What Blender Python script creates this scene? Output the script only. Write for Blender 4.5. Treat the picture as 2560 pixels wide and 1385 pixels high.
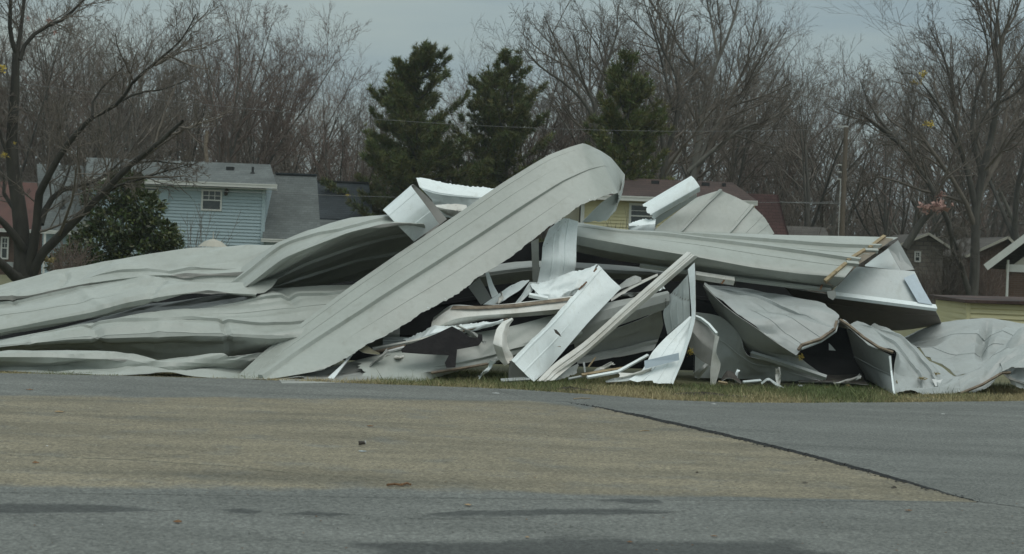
import bpy, math, random
import numpy as np
from mathutils import Matrix, Vector

# ------------------------------------------------------------------ scene, camera, sky, sun
scene = bpy.context.scene
for o in list(bpy.data.objects):
    bpy.data.objects.remove(o)
COL = scene.collection
R = math.radians

FPX, CX, CY, EYE, ROLL = 5000.0, 1280.0, 640.0, 1.75, R(2.2)   # photo pixels (2560 wide)
cr, sr = math.cos(ROLL), math.sin(ROLL)
cam = bpy.data.cameras.new('camera')
cam.sensor_width = 36.0
cam.lens = 36.0 * FPX / 2560.0
cam.shift_y = -(692.5 - CY) / 2560.0
cam.clip_start, cam.clip_end = 0.1, 3000.0
cam.dof.use_dof = True
cam.dof.focus_distance = 27.5
cam.dof.aperture_fstop = 4.5
camo = bpy.data.objects.new('camera', cam)
COL.objects.link(camo)
camo.matrix_world = Matrix(((cr, -sr, 0, 0), (0, 0, -1, 0), (sr, cr, 0, EYE), (0, 0, 0, 1)))
scene.camera = camo

SUN_EL, SUN_AZ = R(66), R(140)
world = bpy.data.worlds.new('World')
scene.world = world
world.use_nodes = True
wn, wl = world.node_tree.nodes, world.node_tree.links
wn.clear()
w_out = wn.new('ShaderNodeOutputWorld')
w_bg = wn.new('ShaderNodeBackground')
w_bg.inputs['Strength'].default_value = 0.1
w_sky = wn.new('ShaderNodeTexSky')
w_sky.sky_type = 'NISHITA'
w_sky.sun_disc = False
w_sky.sun_elevation = SUN_EL
w_sky.sun_rotation = SUN_AZ
w_sky.air_density, w_sky.dust_density = 1.0, 4.0
w_tc = wn.new('ShaderNodeTexCoord')
w_sep = wn.new('ShaderNodeSeparateXYZ')
wl.new(w_tc.outputs['Generated'], w_sep.inputs[0])
w_ramp = wn.new('ShaderNodeValToRGB')            # overcast: the zenith brighter than the horizon
w_ramp.color_ramp.elements[0].position = 0.0
w_ramp.color_ramp.elements[0].color = (0.315, 0.385, 0.395, 1)
w_ramp.color_ramp.elements[1].position = 1.0
w_ramp.color_ramp.elements[1].color = (0.80, 0.91, 0.89, 1)
e = w_ramp.color_ramp.elements.new(0.10)
e.color = (0.345, 0.42, 0.42, 1)
wl.new(w_sep.outputs['Z'], w_ramp.inputs[0])
w_map = wn.new('ShaderNodeMapping')
w_map.inputs['Scale'].default_value = (1.4, 1.4, 9.0)
wl.new(w_tc.outputs['Generated'], w_map.inputs[0])
w_noise = wn.new('ShaderNodeTexNoise')
w_noise.inputs['Scale'].default_value = 2.6
w_noise.inputs['Detail'].default_value = 5.0
w_noise.inputs['Roughness'].default_value = 0.5
wl.new(w_map.outputs[0], w_noise.inputs['Vector'])
w_cr = wn.new('ShaderNodeValToRGB')
w_cr.color_ramp.elements[0].position = 0.33
w_cr.color_ramp.elements[0].color = (0.81, 0.87, 0.96, 1)
w_cr.color_ramp.elements[1].position = 0.66
w_cr.color_ramp.elements[1].color = (1.17, 1.14, 1.09, 1)
wl.new(w_noise.outputs['Fac'], w_cr.inputs[0])
w_mul = wn.new('ShaderNodeMixRGB')
w_mul.blend_type = 'MULTIPLY'
w_mul.inputs[0].default_value = 1.0
wl.new(w_ramp.outputs[0], w_mul.inputs[1])
wl.new(w_cr.outputs[0], w_mul.inputs[2])
w_ten = wn.new('ShaderNodeVectorMath')
w_ten.operation = 'SCALE'
w_ten.inputs['Scale'].default_value = 10.0
wl.new(w_mul.outputs[0], w_ten.inputs[0])
w_mix = wn.new('ShaderNodeMixRGB')
w_mix.inputs[0].default_value = 0.94
wl.new(w_sky.outputs[0], w_mix.inputs[1])
wl.new(w_ten.outputs[0], w_mix.inputs[2])
wl.new(w_mix.outputs[0], w_bg.inputs['Color'])
wl.new(w_bg.outputs[0], w_out.inputs['Surface'])

sun = bpy.data.lights.new('sun', 'SUN')
sun.energy = 1.0
sun.angle = R(45)
sun.color = (1.0, 0.97, 0.92)
suno = bpy.data.objects.new('sun', sun)
COL.objects.link(suno)
sd = Vector((math.sin(SUN_AZ) * math.cos(SUN_EL), math.cos(SUN_AZ) * math.cos(SUN_EL), math.sin(SUN_EL)))
suno.rotation_euler = sd.to_track_quat('Z', 'Y').to_euler()
suno.location = (0, 0, 40)

vs = scene.view_settings
vs.view_transform = 'Standard'
vs.look = 'None'
vs.exposure = 0.0
vs.gamma = 1.0
vs.use_curve_mapping = False
scene.render.engine = 'CYCLES'
scene.cycles.max_bounces = 6
scene.cycles.diffuse_bounces = 3

# ------------------------------------------------------------------ photo pixel -> place
def P(px, py, Y):
    dx, dy = px - CX, py - CY
    return np.array(((dx * cr + dy * sr) / FPX * Y, Y, EYE + (dx * sr - dy * cr) / FPX * Y))
def G(px, py, z=0.0):
    dx, dy = px - CX, py - CY
    Y = FPX * (EYE - z) / (dy * cr - dx * sr)
    return P(px, py, Y)
def base_depth(px):                     # where the front foot of the wreck stands
    return 25.6 + px / 2300.0 * 3.0
def D(px, py, d):                       # a point of the wreck, d metres behind its front foot
    p = P(px, py, base_depth(px) + d)
    if p[2] < 0.012:                    # never below the ground
        p = G(px, py, 0.012)
    return p
# enlarged views the measurements were taken in
def zoom(x0, y0, s):
    return lambda zx, zy: (x0 + zx / s, y0 + zy / s)
Z2 = zoom(0, 600, 2.844); Z3 = zoom(540, 340, 2.234); Z4 = zoom(780, 620, 3.556)
Z5 = zoom(1180, 340, 3.847); Z6 = zoom(1180, 620, 3.645); Z7 = zoom(1600, 420, 3.2); Z8 = zoom(1700, 680, 2.977)
ZI = lambda x, y: (x, y)

# ------------------------------------------------------------------ objects
def tag(o, label=None, cat=None, group=None, kind=None):
    if label: o['label'] = label
    if cat: o['category'] = cat
    if group: o['group'] = group
    if kind: o['kind'] = kind
    return o
def empty(name, loc, label=None, cat=None, group=None, kind=None, rz=0.0):
    o = bpy.data.objects.new(name, None)
    o.empty_display_size = 0.2
    COL.objects.link(o)
    o.location = loc
    o.rotation_euler = (0, 0, rz)
    return tag(o, label, cat, group, kind)
def origin_of(o):
    v = Vector((0, 0, 0))
    while o is not None:
        v = v + Vector(o.location); o = o.parent
    return np.array(v)
def mesh_obj(name, verts, faces, mats, parent=None, mat_idx=None, smooth=None, cols=None, local=False):
    """verts in world coordinates (or local to the parent with local=True)"""
    v = np.asarray(verts, dtype=np.float64).reshape(-1, 3)
    me = bpy.data.meshes.new(name)
    if local:
        org = np.zeros(3)
    else:
        org = np.array((v[:, 0].mean(), v[:, 1].mean(), v[:, 2].min()))
    vl = v - org
    if isinstance(faces, np.ndarray):
        nf, k = faces.shape
        me.vertices.add(len(vl)); me.vertices.foreach_set('co', vl.astype(np.float32).ravel())
        me.loops.add(nf * k); me.loops.foreach_set('vertex_index', faces.astype(np.int32).ravel())
        me.polygons.add(nf)
        me.polygons.foreach_set('loop_start', np.arange(0, nf * k, k, dtype=np.int32))
        me.update(calc_edges=True)
    else:
        me.from_pydata(vl.tolist(), [], [list(f) for f in faces])
    if not isinstance(mats, (list, tuple)): mats = [mats]
    for m in mats: me.materials.append(m)
    if mat_idx is not None:
        me.polygons.foreach_set('material_index', np.asarray(mat_idx, dtype=np.int32))
    if smooth is not None:
        me.polygons.foreach_set('use_smooth', np.ones(len(me.polygons), dtype=bool))
        if smooth < 179: me.set_sharp_from_angle(angle=R(smooth))
    if cols is not None:
        a = me.color_attributes.new('tint', 'FLOAT_COLOR', 'POINT')
        c = np.ones((len(vl), 4), dtype=np.float32); c[:, :3] = cols
        a.data.foreach_set('color', c.ravel())
    me.update()
    o = bpy.data.objects.new(name, me)
    COL.objects.link(o)
    if parent is not None:
        o.parent = parent
        o.location = (0, 0, 0) if local else Vector(org - origin_of(parent))
    else:
        o.location = Vector(org)
    return o
def copy_tree(o, parent=None):
    c = o.copy(); COL.objects.link(c); c.parent = parent
    for ch in list(o.children): copy_tree(ch, c)
    return c
class MB:
    def __init__(s): s.v = []; s.f = []
    def add(s, v, f):
        n = len(s.v); s.v += [tuple(p) for p in v]; s.f += [tuple(i + n for i in q) for q in f]
    def box(s, x0, x1, y0, y1, z0, z1):
        s.add([(x0, y0, z0), (x1, y0, z0), (x1, y1, z0), (x0, y1, z0), (x0, y0, z1), (x1, y0, z1), (x1, y1, z1), (x0, y1, z1)],
              [(3, 2, 1, 0), (4, 5, 6, 7), (0, 1, 5, 4), (1, 2, 6, 5), (2, 3, 7, 6), (3, 0, 4, 7)])
    def bar(s, a, b, w, h, up=(0, 0, 1)):
        a, b = Vector(a), Vector(b); d = (b - a).normalized(); u = Vector(up)
        x = d.cross(u)
        if x.length < 1e-4: x = d.cross(Vector((1, 0, 0)))
        x.normalize(); u = x.cross(d).normalized()
        vs_ = [p + x * sx * w / 2 + u * su * h / 2 for p in (a, b) for sx, su in ((-1, -1), (1, -1), (1, 1), (-1, 1))]
        s.add(vs_, [(0, 1, 2, 3), (7, 6, 5, 4), (0, 4, 5, 1), (1, 5, 6, 2), (2, 6, 7, 3), (3, 7, 4, 0)])
    def slab(s, pts, off):
        """polygon pts extruded by the vector off"""
        n = len(pts); off = np.array(off)
        s.add(list(pts) + [np.array(p) + off for p in pts],
              [tuple(range(n)), tuple(range(2 * n - 1, n - 1, -1))] + [(i, i + n, (i + 1) % n + n, (i + 1) % n) for i in range(n)])
    def cyl(s, a, b, r0, r1, n=8, caps=True):
        a, b = Vector(a), Vector(b); d = (b - a).normalized()
        x = d.orthogonal().normalized(); y = d.cross(x)
        vs_ = [p + (x * math.cos(t) + y * math.sin(t)) * r for p, r in ((a, r0), (b, r1)) for t in [2 * math.pi * k / n for k in range(n)]]
        fs = [(k, (k + 1) % n, (k + 1) % n + n, k + n) for k in range(n)]
        if caps: fs += [tuple(range(n - 1, -1, -1)), tuple(range(n, 2 * n))]
        s.add(vs_, fs)
    def build(s, name, mat, parent=None, smooth=None):
        return mesh_obj(name, s.v, s.f, mat, parent, smooth=smooth)

# ------------------------------------------------------------------ materials
def mat(name, col, rough=0.6, var=0.15, scale=3.0, col2=None, bump=0.0, bscale=40.0, spec=0.5, stretch=None, detail=6.0, tint=False, spots=None, metallic=0.0):
    m = bpy.data.materials.new(name); m.use_nodes = True
    n, l = m.node_tree.nodes, m.node_tree.links
    b = n['Principled BSDF']
    b.inputs['Roughness'].default_value = rough
    b.inputs['Specular IOR Level'].default_value = spec
    b.inputs['Metallic'].default_value = metallic
    tc = n.new('ShaderNodeTexCoord'); mp = n.new('ShaderNodeMapping')
    l.new(tc.outputs['Object'], mp.inputs[0])
    if stretch: mp.inputs['Scale'].default_value = stretch
    nz = n.new('ShaderNodeTexNoise'); nz.inputs['Scale'].default_value = scale; nz.inputs['Detail'].default_value = detail
    nz.inputs['Roughness'].default_value = 0.62
    l.new(mp.outputs[0], nz.inputs['Vector'])
    rp = n.new('ShaderNodeValToRGB')
    rp.color_ramp.elements[0].position = 0.3; rp.color_ramp.elements[1].position = 0.7
    c = np.array(col[:3])
    a_ = np.array(col2[:3]) if col2 is not None else c * (1 - var)
    rp.color_ramp.elements[0].color = (*a_, 1)
    rp.color_ramp.elements[1].color = (*(c * (1 + (var if col2 is None else 0))), 1)
    l.new(nz.outputs['Fac'], rp.inputs[0])
    last = rp.outputs[0]
    if spots:                                   # (colour, scale, threshold): rust, dirt
        n2 = n.new('ShaderNodeTexNoise'); n2.inputs['Scale'].default_value = spots[1]; n2.inputs['Detail'].default_value = 8
        l.new(tc.outputs['Object'], n2.inputs['Vector'])
        r2 = n.new('ShaderNodeValToRGB')
        r2.color_ramp.elements[0].position = spots[2]; r2.color_ramp.elements[0].color = (0, 0, 0, 1)
        r2.color_ramp.elements[1].position = spots[2] + 0.06; r2.color_ramp.elements[1].color = (0.85, 0.85, 0.85, 1)
        l.new(n2.outputs['Fac'], r2.inputs[0])
        mx = n.new('ShaderNodeMixRGB'); l.new(r2.outputs[0], mx.inputs[0]); l.new(last, mx.inputs[1])
        mx.inputs[2].default_value = (*spots[0], 1); last = mx.outputs[0]
    if tint:
        at = n.new('ShaderNodeAttribute'); at.attribute_name = 'tint'
        mx = n.new('ShaderNodeMixRGB'); mx.blend_type = 'MULTIPLY'; mx.inputs[0].default_value = 1.0
        l.new(last, mx.inputs[1]); l.new(at.outputs['Color'], mx.inputs[2]); last = mx.outputs[0]
    l.new(last, b.inputs['Base Color'])
    if bump:
        nb = n.new('ShaderNodeTexNoise'); nb.inputs['Scale'].default_value = bscale; nb.inputs['Detail'].default_value = 5
        l.new(mp.outputs[0], nb.inputs['Vector'])
        bp = n.new('ShaderNodeBump'); bp.inputs['Strength'].default_value = bump; bp.inputs['Distance'].default_value = 0.02
        l.new(nb.outputs['Fac'], bp.inputs['Height']); l.new(bp.outputs[0], b.inputs['Normal'])
    return m
def shingle_mat(name, col, mortar, bw=0.35, bh=0.16):
    m = bpy.data.materials.new(name); m.use_nodes = True
    n, l = m.node_tree.nodes, m.node_tree.links
    b = n['Principled BSDF']; b.inputs['Roughness'].default_value = 0.9
    tc = n.new('ShaderNodeTexCoord'); br = n.new('ShaderNodeTexBrick')
    sp = n.new('ShaderNodeSeparateXYZ'); cb = n.new('ShaderNodeCombineXYZ')
    l.new(tc.outputs['Object'], sp.inputs[0]); l.new(sp.outputs['X'], cb.inputs['X']); l.new(sp.outputs['Z'], cb.inputs['Y'])
    br.inputs['Scale'].default_value = 1.0
    br.inputs['Brick Width'].default_value = bw; br.inputs['Row Height'].default_value = bh
    br.inputs['Mortar Size'].default_value = bh * 0.09; br.inputs['Mortar Smooth'].default_value = 0.3
    c = np.array(col)
    br.inputs['Color1'].default_value = (*(c * 1.12), 1); br.inputs['Color2'].default_value = (*(c * 0.85), 1)
    br.inputs['Mortar'].default_value = (*mortar, 1)
    l.new(cb.outputs[0], br.inputs['Vector'])
    nz = n.new('ShaderNodeTexNoise'); nz.inputs['Scale'].default_value = 0.9; nz.inputs['Detail'].default_value = 8
    l.new(tc.outputs['Object'], nz.inputs['Vector'])
    rp = n.new('ShaderNodeValToRGB'); rp.color_ramp.elements[0].position = 0.3; rp.color_ramp.elements[1].position = 0.7
    rp.color_ramp.elements[0].color = (0.72, 0.72, 0.72, 1); rp.color_ramp.elements[1].color = (1.12, 1.12, 1.12, 1)
    l.new(nz.outputs['Fac'], rp.inputs[0])
    mx = n.new('ShaderNodeMixRGB'); mx.blend_type = 'MULTIPLY'; mx.inputs[0].default_value = 1
    l.new(br.outputs['Color'], mx.inputs[1]); l.new(rp.outputs[0], mx.inputs[2]); l.new(mx.outputs[0], b.inputs['Base Color'])
    bp = n.new('ShaderNodeBump'); bp.inputs['Strength'].default_value = 0.5; bp.inputs['Distance'].default_value = 0.03
    l.new(br.outputs['Fac'], bp.inputs['Height']); bp.invert = True; l.new(bp.outputs[0], b.inputs['Normal'])
    return m

def metal(name, col, dirt, rough=0.30, dscale=1.6, dirt_amt=0.5, bump=0.012):
    """painted sheet steel: broad dirt film, fine scuffs, run marks"""
    m = bpy.data.materials.new(name); m.use_nodes = True
    n, l = m.node_tree.nodes, m.node_tree.links
    b = n['Principled BSDF']; b.inputs['Specular IOR Level'].default_value = 0.5
    tc = n.new('ShaderNodeTexCoord')
    def noise(scale, detail, st=None, rough_=0.6):
        z = n.new('ShaderNodeTexNoise'); z.inputs['Scale'].default_value = scale; z.inputs['Detail'].default_value = detail
        z.inputs['Roughness'].default_value = rough_
        if st:
            mp = n.new('ShaderNodeMapping'); mp.inputs['Scale'].default_value = st
            l.new(tc.outputs['Object'], mp.inputs[0]); l.new(mp.outputs[0], z.inputs['Vector'])
        else: l.new(tc.outputs['Object'], z.inputs['Vector'])
        return z.outputs['Fac']
    def ramp(fac, p0, p1, c0, c1):
        r = n.new('ShaderNodeValToRGB'); r.color_ramp.elements[0].position = p0; r.color_ramp.elements[1].position = p1
        r.color_ramp.elements[0].color = (*c0, 1); r.color_ramp.elements[1].color = (*c1, 1); l.new(fac, r.inputs[0]); return r.outputs[0]
    def mixc(f, a, c, bt='MIX'):
        x = n.new('ShaderNodeMixRGB'); x.blend_type = bt
        if isinstance(f, float): x.inputs[0].default_value = f
        else: l.new(f, x.inputs[0])
        for i, q in ((1, a), (2, c)):
            if isinstance(q, tuple): x.inputs[i].default_value = (*q, 1)
            else: l.new(q, x.inputs[i])
        return x.outputs[0]
    film = ramp(noise(dscale, 7), 0.38, 0.75, (0, 0, 0), (dirt_amt,) * 3)
    c = mixc(film, tuple(col), tuple(dirt))
    fine = ramp(noise(14, 6, None, 0.7), 0.32, 0.68, (0.95, 0.95, 0.95), (1.04, 1.04, 1.04))
    c = mixc(1.0, c, fine, 'MULTIPLY')
    runs = ramp(noise(2.2, 5, (3.0, 3.0, 0.35)), 0.56, 0.76, (1, 1, 1), (0.86, 0.85, 0.82))
    c = mixc(1.0, c, runs, 'MULTIPLY')
    spots_ = ramp(noise(23, 3), 0.70, 0.76, (0, 0, 0), (0.55,) * 3)
    c = mixc(spots_, c, (0.16, 0.13, 0.10))
    l.new(c, b.inputs['Base Color'])
    rr = n.new('ShaderNodeMapRange'); rr.inputs['To Min'].default_value = rough - 0.06; rr.inputs['To Max'].default_value = rough + 0.2
    l.new(noise(4, 5), rr.inputs['Value']); l.new(rr.outputs[0], b.inputs['Roughness'])
    bp = n.new('ShaderNodeBump'); bp.inputs['Strength'].default_value = bump; bp.inputs['Distance'].default_value = 0.08
    l.new(noise(3.2, 3), bp.inputs['Height']); l.new(bp.outputs[0], b.inputs['Normal'])
    return m

M = {}
M['grey'] = metal('weathered grey roof steel', (0.372, 0.395, 0.362), (0.27, 0.278, 0.25))
M['greyd'] = metal('dull grey roof steel', (0.35, 0.36, 0.34), (0.24, 0.24, 0.22), dirt_amt=0.6)
M['white'] = metal('white wall steel', (0.80, 0.86, 0.86), (0.64, 0.66, 0.63), rough=0.36, dirt_amt=0.35)
M['dirty'] = metal('soiled white steel', (0.66, 0.66, 0.62), (0.40, 0.36, 0.29), dscale=2.6, dirt_amt=0.8)
M['blue'] = metal('pale blue steel', (0.42, 0.50, 0.56), (0.36, 0.42, 0.46), dirt_amt=0.4)
M['slate'] = metal('blue grey steel', (0.36, 0.385, 0.375), (0.27, 0.28, 0.275), dirt_amt=0.6)
M['inner'] = metal('grey steel underside', (0.30, 0.295, 0.275), (0.20, 0.19, 0.17), rough=0.55, dirt_amt=0.6)
M['liner'] = metal('white steel underside and gable shade', (0.50, 0.545, 0.54), (0.40, 0.41, 0.39), dirt_amt=0.4)
M['brown'] = metal('brown steel soffit', (0.20, 0.175, 0.15), (0.13, 0.11, 0.09), rough=0.6)
M['black'] = mat('black painted shade', (0.018, 0.019, 0.02), 0.9, 0.3, 3, spec=0.1)  # near-black base colour stands in for deep shade inside the heap
M['edge'] = mat('bare sheet edge', (0.42, 0.42, 0.40), 0.5, 0.3, 9)
M['wood'] = mat('splintered pine batten', (0.42, 0.34, 0.20), 0.8, 0.3, 12, col2=(0.20, 0.14, 0.08))
M['oldwood'] = mat('weathered wood strip', (0.26, 0.21, 0.15), 0.85, 0.3, 10, col2=(0.10, 0.07, 0.05))
M['underlay'] = mat('tan roofing underlay', (0.25, 0.215, 0.165), 0.85, 0.2, 6, col2=(0.17, 0.14, 0.11))
M['tar'] = mat('black roofing felt', (0.024, 0.022, 0.022), 0.9, 0.4, 5, col2=(0.012, 0.011, 0.012), bump=0.4, bscale=20, spec=0.12)
M['olive'] = mat('olive soiled steel', (0.13, 0.12, 0.07), 0.6, 0.3, 5)
M['rust'] = mat('rust', (0.16, 0.085, 0.045), 0.9, 0.4, 20)
M['yellow_ins'] = mat('yellow glass wool', (0.50, 0.38, 0.08), 0.95, 0.4, 20)
M['pink_ins'] = mat('pink glass wool', (0.42, 0.26, 0.225), 0.95, 0.3, 20)
M['tan_ins'] = mat('soiled glass wool', (0.32, 0.25, 0.11), 0.95, 0.4, 20)
M['dark'] = mat('dark weathered scrap and painted shade', (0.05, 0.042, 0.035), 0.85, 0.5, 8)

# ------------------------------------------------------------------ sheet metal
def hermite(pts, t, ts, lin):
    pts = np.asarray(pts, float); n = len(pts)
    if lin or n == 2:
        return np.stack([np.interp(ts, t, pts[:, k]) for k in range(pts.shape[1])], 1)
    dt = np.diff(t)[:, None]; sl = np.diff(pts, axis=0) / dt
    m = np.empty_like(pts); m[0] = sl[0]; m[-1] = sl[-1]
    m[1:-1] = (sl[:-1] * dt[1:] + sl[1:] * dt[:-1]) / (dt[:-1] + dt[1:])
    i = np.clip(np.searchsorted(t, ts, side='right') - 1, 0, n - 2)
    h = (t[i + 1] - t[i]); s = ((ts - t[i]) / h)[:, None]; h = h[:, None]
    return ((2 * s**3 - 3 * s**2 + 1) * pts[i] + (s**3 - 2 * s**2 + s) * h * m[i] + (-2 * s**3 + 3 * s**2) * pts[i + 1] + (s**3 - s**2) * h * m[i + 1])
def surf(rows, zf, lin_u=False, lin_v=False, step=0.045, cu=0.0, cv=0.0):
    """rows of (x, y, d) photo measurements -> grid of 3-D points [nv, nu]"""
    R3 = []
    for r in rows:
        q = []
        for (x, y, d) in r:
            a, b_ = zf(x, y); q.append(D(a, b_, d))
        R3.append(np.array(q))
    same = len({len(r) for r in R3}) == 1
    L = max(np.linalg.norm(np.diff(r, axis=0), axis=1).sum() for r in R3)
    nu = int(np.clip(L / step, 6, 240)); us = np.linspace(0, 1, nu + 1)
    G_ = []
    mt = None
    if same:
        ch = np.mean([np.linalg.norm(np.diff(r, axis=0), axis=1) for r in R3], axis=0) + 1e-6
        mt = np.concatenate([[0], np.cumsum(ch)]); mt /= mt[-1]
    for r in R3:
        if same: t = mt
        else:
            t = np.concatenate([[0], np.cumsum(np.linalg.norm(np.diff(r, axis=0), axis=1) + 1e-6)]); t /= t[-1]
        h_ = hermite(r, t, us, lin_u)
        if cu: h_ = h_ * (1 - cu) + hermite(r, t, us, True) * cu
        G_.append(h_)
    G_ = np.array(G_)                                   # [rows, nu+1, 3]
    nr = len(G_)
    ch = np.linalg.norm(np.diff(G_, axis=0), axis=2).mean(1) + 1e-6
    tv = np.concatenate([[0], np.cumsum(ch)]); W = tv[-1]; tv = tv / W
    nv = int(np.clip(W / step, 4, 80))
    vs_ = np.unique(np.concatenate([np.linspace(0, 1, nv + 1), tv]).round(5))
    keep = [0]
    for k in range(1, len(vs_)):
        if vs_[k] - vs_[keep[-1]] > 0.15 / nv: keep.append(k)
    vs_ = vs_[keep]; vs_[-1] = 1.0
    flat = G_.reshape(nr, -1)
    S = hermite(flat, tv, vs_, lin_v)
    if cv: S = S * (1 - cv) + hermite(flat, tv, vs_, True) * cv
    S = S.reshape(len(vs_), nu + 1, 3)
    return S, us, vs_, tv, L, W
def grid_normals(S):
    du = np.gradient(S, axis=1); dv = np.gradient(S, axis=0)
    N = np.cross(du, dv); ln = np.linalg.norm(N, axis=2, keepdims=True)
    return N / np.maximum(ln, 1e-9)
def facets(U, V, lu, lv, rng):
    a = rng.normal(0, 0.15); s = (U * math.cos(a) + V * math.sin(a)) / lu + 0.4 * V / lv + rng.uniform(0, 1); t = (V * math.cos(a) - U * math.sin(a) * 0.3) / lv + rng.uniform(0, 1)
    s = s + 0.2 * np.sin(t * 2.3 + rng.uniform(0, 6)); t = t + 0.2 * np.sin(s * 1.9 + rng.uniform(0, 6))
    s = s - s.min(); t = t - t.min(); i = np.floor(s).astype(int); j = np.floor(t).astype(int); fs, ft = s - i, t - j
    H = rng.uniform(-1, 1, (i.max() + 2, j.max() + 2)); w = rng.random((i.max() + 2, j.max() + 2))[i, j] < 0.5
    h00, h10, h01, h11 = H[i, j], H[i + 1, j], H[i, j + 1], H[i + 1, j + 1]
    A = np.where(fs + ft < 1, h00 * (1 - fs - ft) + h10 * fs + h01 * ft, h11 * (fs + ft - 1) + h10 * (1 - ft) + h01 * (1 - fs))
    return A
def sheet(name, rows, zf, mats, label=None, cat='sheet metal', parent=None, seams=(), ribs=(), thick=0.006, lin_u=False, lin_v=False,
          dents=0, damp=0.03, wave=0.0, tear=(), seed=0, step=0.045, group=None, sw=0.085, sh=0.04, smooth=28, flip=None, edge=None, seam_mat=None, cu=0.35, cv=0.7, folds=0, fdep=0.03, flist=(), fac=None):
    rng = np.random.default_rng(seed + 17)
    S, us, vs_, tv, L, W = surf(rows, zf, lin_u, lin_v, step, cu, cv)
    nv, nu = S.shape[:2]
    N = grid_normals(S)
    if flip is None:
        c = S.reshape(-1, 3); view = np.array((0, 0, EYE)) - c
        flip = (N.reshape(-1, 3) * view).sum(1).mean() < 0
    if flip: N = -N
    U, V = np.meshgrid(us * L, vs_ * W)
    disp = np.zeros_like(U)
    if wave:
        for k in range(5):
            a = rng.uniform(0, 2 * math.pi); wl_ = rng.uniform(0.35, 1.6)
            disp += wave / 2.2 * np.sin((U * math.cos(a) * 0.7 + V * math.sin(a)) * 2 * math.pi / wl_ + rng.uniform(0, 6.28))
    for k in range(dents):
        cu, cv = rng.uniform(0, L), rng.uniform(0, W)
        a = rng.normal(0, 0.5); A = rng.uniform(0.18, 0.8); B = rng.uniform(0.06, 0.3) * min(1, W / 0.8)
        x = (U - cu) * math.cos(a) + (V - cv) * math.sin(a); y = -(U - cu) * math.sin(a) + (V - cv) * math.cos(a)
        disp += rng.choice([-1, 1], p=[0.65, 0.35]) * rng.uniform(0.4, 1) * damp * np.maximum(0, 1 - np.abs(x) / A - np.abs(y) / B)
    if fac:                                              # crumpled into flat facets with straight creases
        for q_, (am_, lu_, lv_) in enumerate(fac if isinstance(fac, list) else [fac]):
            disp += am_ * facets(U, V, lu_, lv_, np.random.default_rng(seed + 300 + q_))
    rf_ = np.random.default_rng(seed + 900); fl = [(f[0] * L, f[1] * W, f[2] * L, f[3] * W, f[4], f[5]) for f in flist]
    for k in range(folds):                               # long sharp buckles, mostly lengthwise
        cu_, cv_ = rf_.uniform(0, L), rf_.uniform(0.05, 0.95) * W; hl_ = rf_.uniform(0.25, 1.1); a = rf_.normal(0, 0.22) if rf_.random() < 0.72 else rf_.normal(1.2, 0.3)
        if abs(math.sin(a)) > 0.6: hl_ = min(hl_, W * 0.5)
        fl.append((cu_ - hl_ * math.cos(a), cv_ - hl_ * math.sin(a), cu_ + hl_ * math.cos(a), cv_ + hl_ * math.sin(a), rf_.choice([-1, 1]) * fdep * rf_.uniform(0.4, 1.0), rf_.uniform(0.06, 0.2)))
    for x0_, y0_, x1_, y1_, dp_, wd_ in fl:
        dx_, dy_ = x1_ - x0_, y1_ - y0_; ll = dx_ * dx_ + dy_ * dy_ + 1e-9; tt = ((U - x0_) * dx_ + (V - y0_) * dy_) / ll; tc_ = np.clip(tt, 0, 1)
        ds_ = np.hypot(U - x0_ - tc_ * dx_, V - y0_ - tc_ * dy_)
        disp += dp_ * np.maximum(0, 1 - ds_ / wd_) * np.clip(np.minimum(tc_, 1 - tc_) * 4 + 0.02, 0, 1)
    S = S + N * disp[:, :, None]
    dv = np.gradient(S, axis=0); dv /= np.maximum(np.linalg.norm(dv, axis=2, keepdims=True), 1e-9)
    du = np.gradient(S, axis=1); du /= np.maximum(np.linalg.norm(du, axis=2, keepdims=True), 1e-9)
    for side, amp in tear:                              # torn edges
        if side in ('v0', 'v1'):
            k = np.cumsum(rng.normal(0, 1, nu)); k -= np.convolve(np.pad(k, 4, mode='edge'), np.ones(9) / 9, 'valid'); k = k / (np.abs(k).max() + 1e-6) + rng.normal(0, 0.25, nu)
            row = 0 if side == 'v0' else -1
            k = k * 0.6 + np.interp(np.arange(nu), np.arange(0, nu + 9, 9), rng.normal(0, 0.8, len(np.arange(0, nu + 9, 9))))
            S[row] += dv[row] * (k * amp)[:, None]
            S[row] += N[row] * (rng.normal(0, amp * 0.3, nu))[:, None]
        else:
            k = np.cumsum(rng.normal(0, 1, nv)); k -= np.convolve(np.pad(k, 3, mode='edge'), np.ones(7) / 7, 'valid'); k = k / (np.abs(k).max() + 1e-6) + rng.normal(0, 0.25, nv)
            col = 0 if side == 'u0' else -1
            S[:, col] += du[:, col] * (k * amp)[:, None]
    S[:, :, 2] = np.maximum(S[:, :, 2], 0.012)
    N = grid_normals(S)
    if flip: N = -N
    n = nv * nu
    back = S - N * thick
    verts = np.concatenate([S.reshape(-1, 3), back.reshape(-1, 3)])
    idx = np.arange(n).reshape(nv, nu)
    q = np.stack([idx[:-1, :-1], idx[:-1, 1:], idx[1:, 1:], idx[1:, :-1]], -1).reshape(-1, 4)
    if flip: q = q[:, ::-1]
    loop = np.concatenate([idx[0, :], idx[1:, -1], idx[-1, -2::-1], idx[-2:0:-1, 0]])
    l2 = np.roll(loop, -1)
    e = np.stack([loop, loop + n, l2 + n, l2], -1)
    if flip: e = e[:, ::-1]
    faces = np.concatenate([q, q[:, ::-1] + n, e])
    mi = np.concatenate([np.zeros(len(q)), np.ones(len(q)), np.full(len(e), 2)])
    if not isinstance(mats, (list, tuple)): mats = [mats, mats]
    mlist = [M[mats[0]], M[mats[1]], M[edge] if edge else M['edge']]
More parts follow.
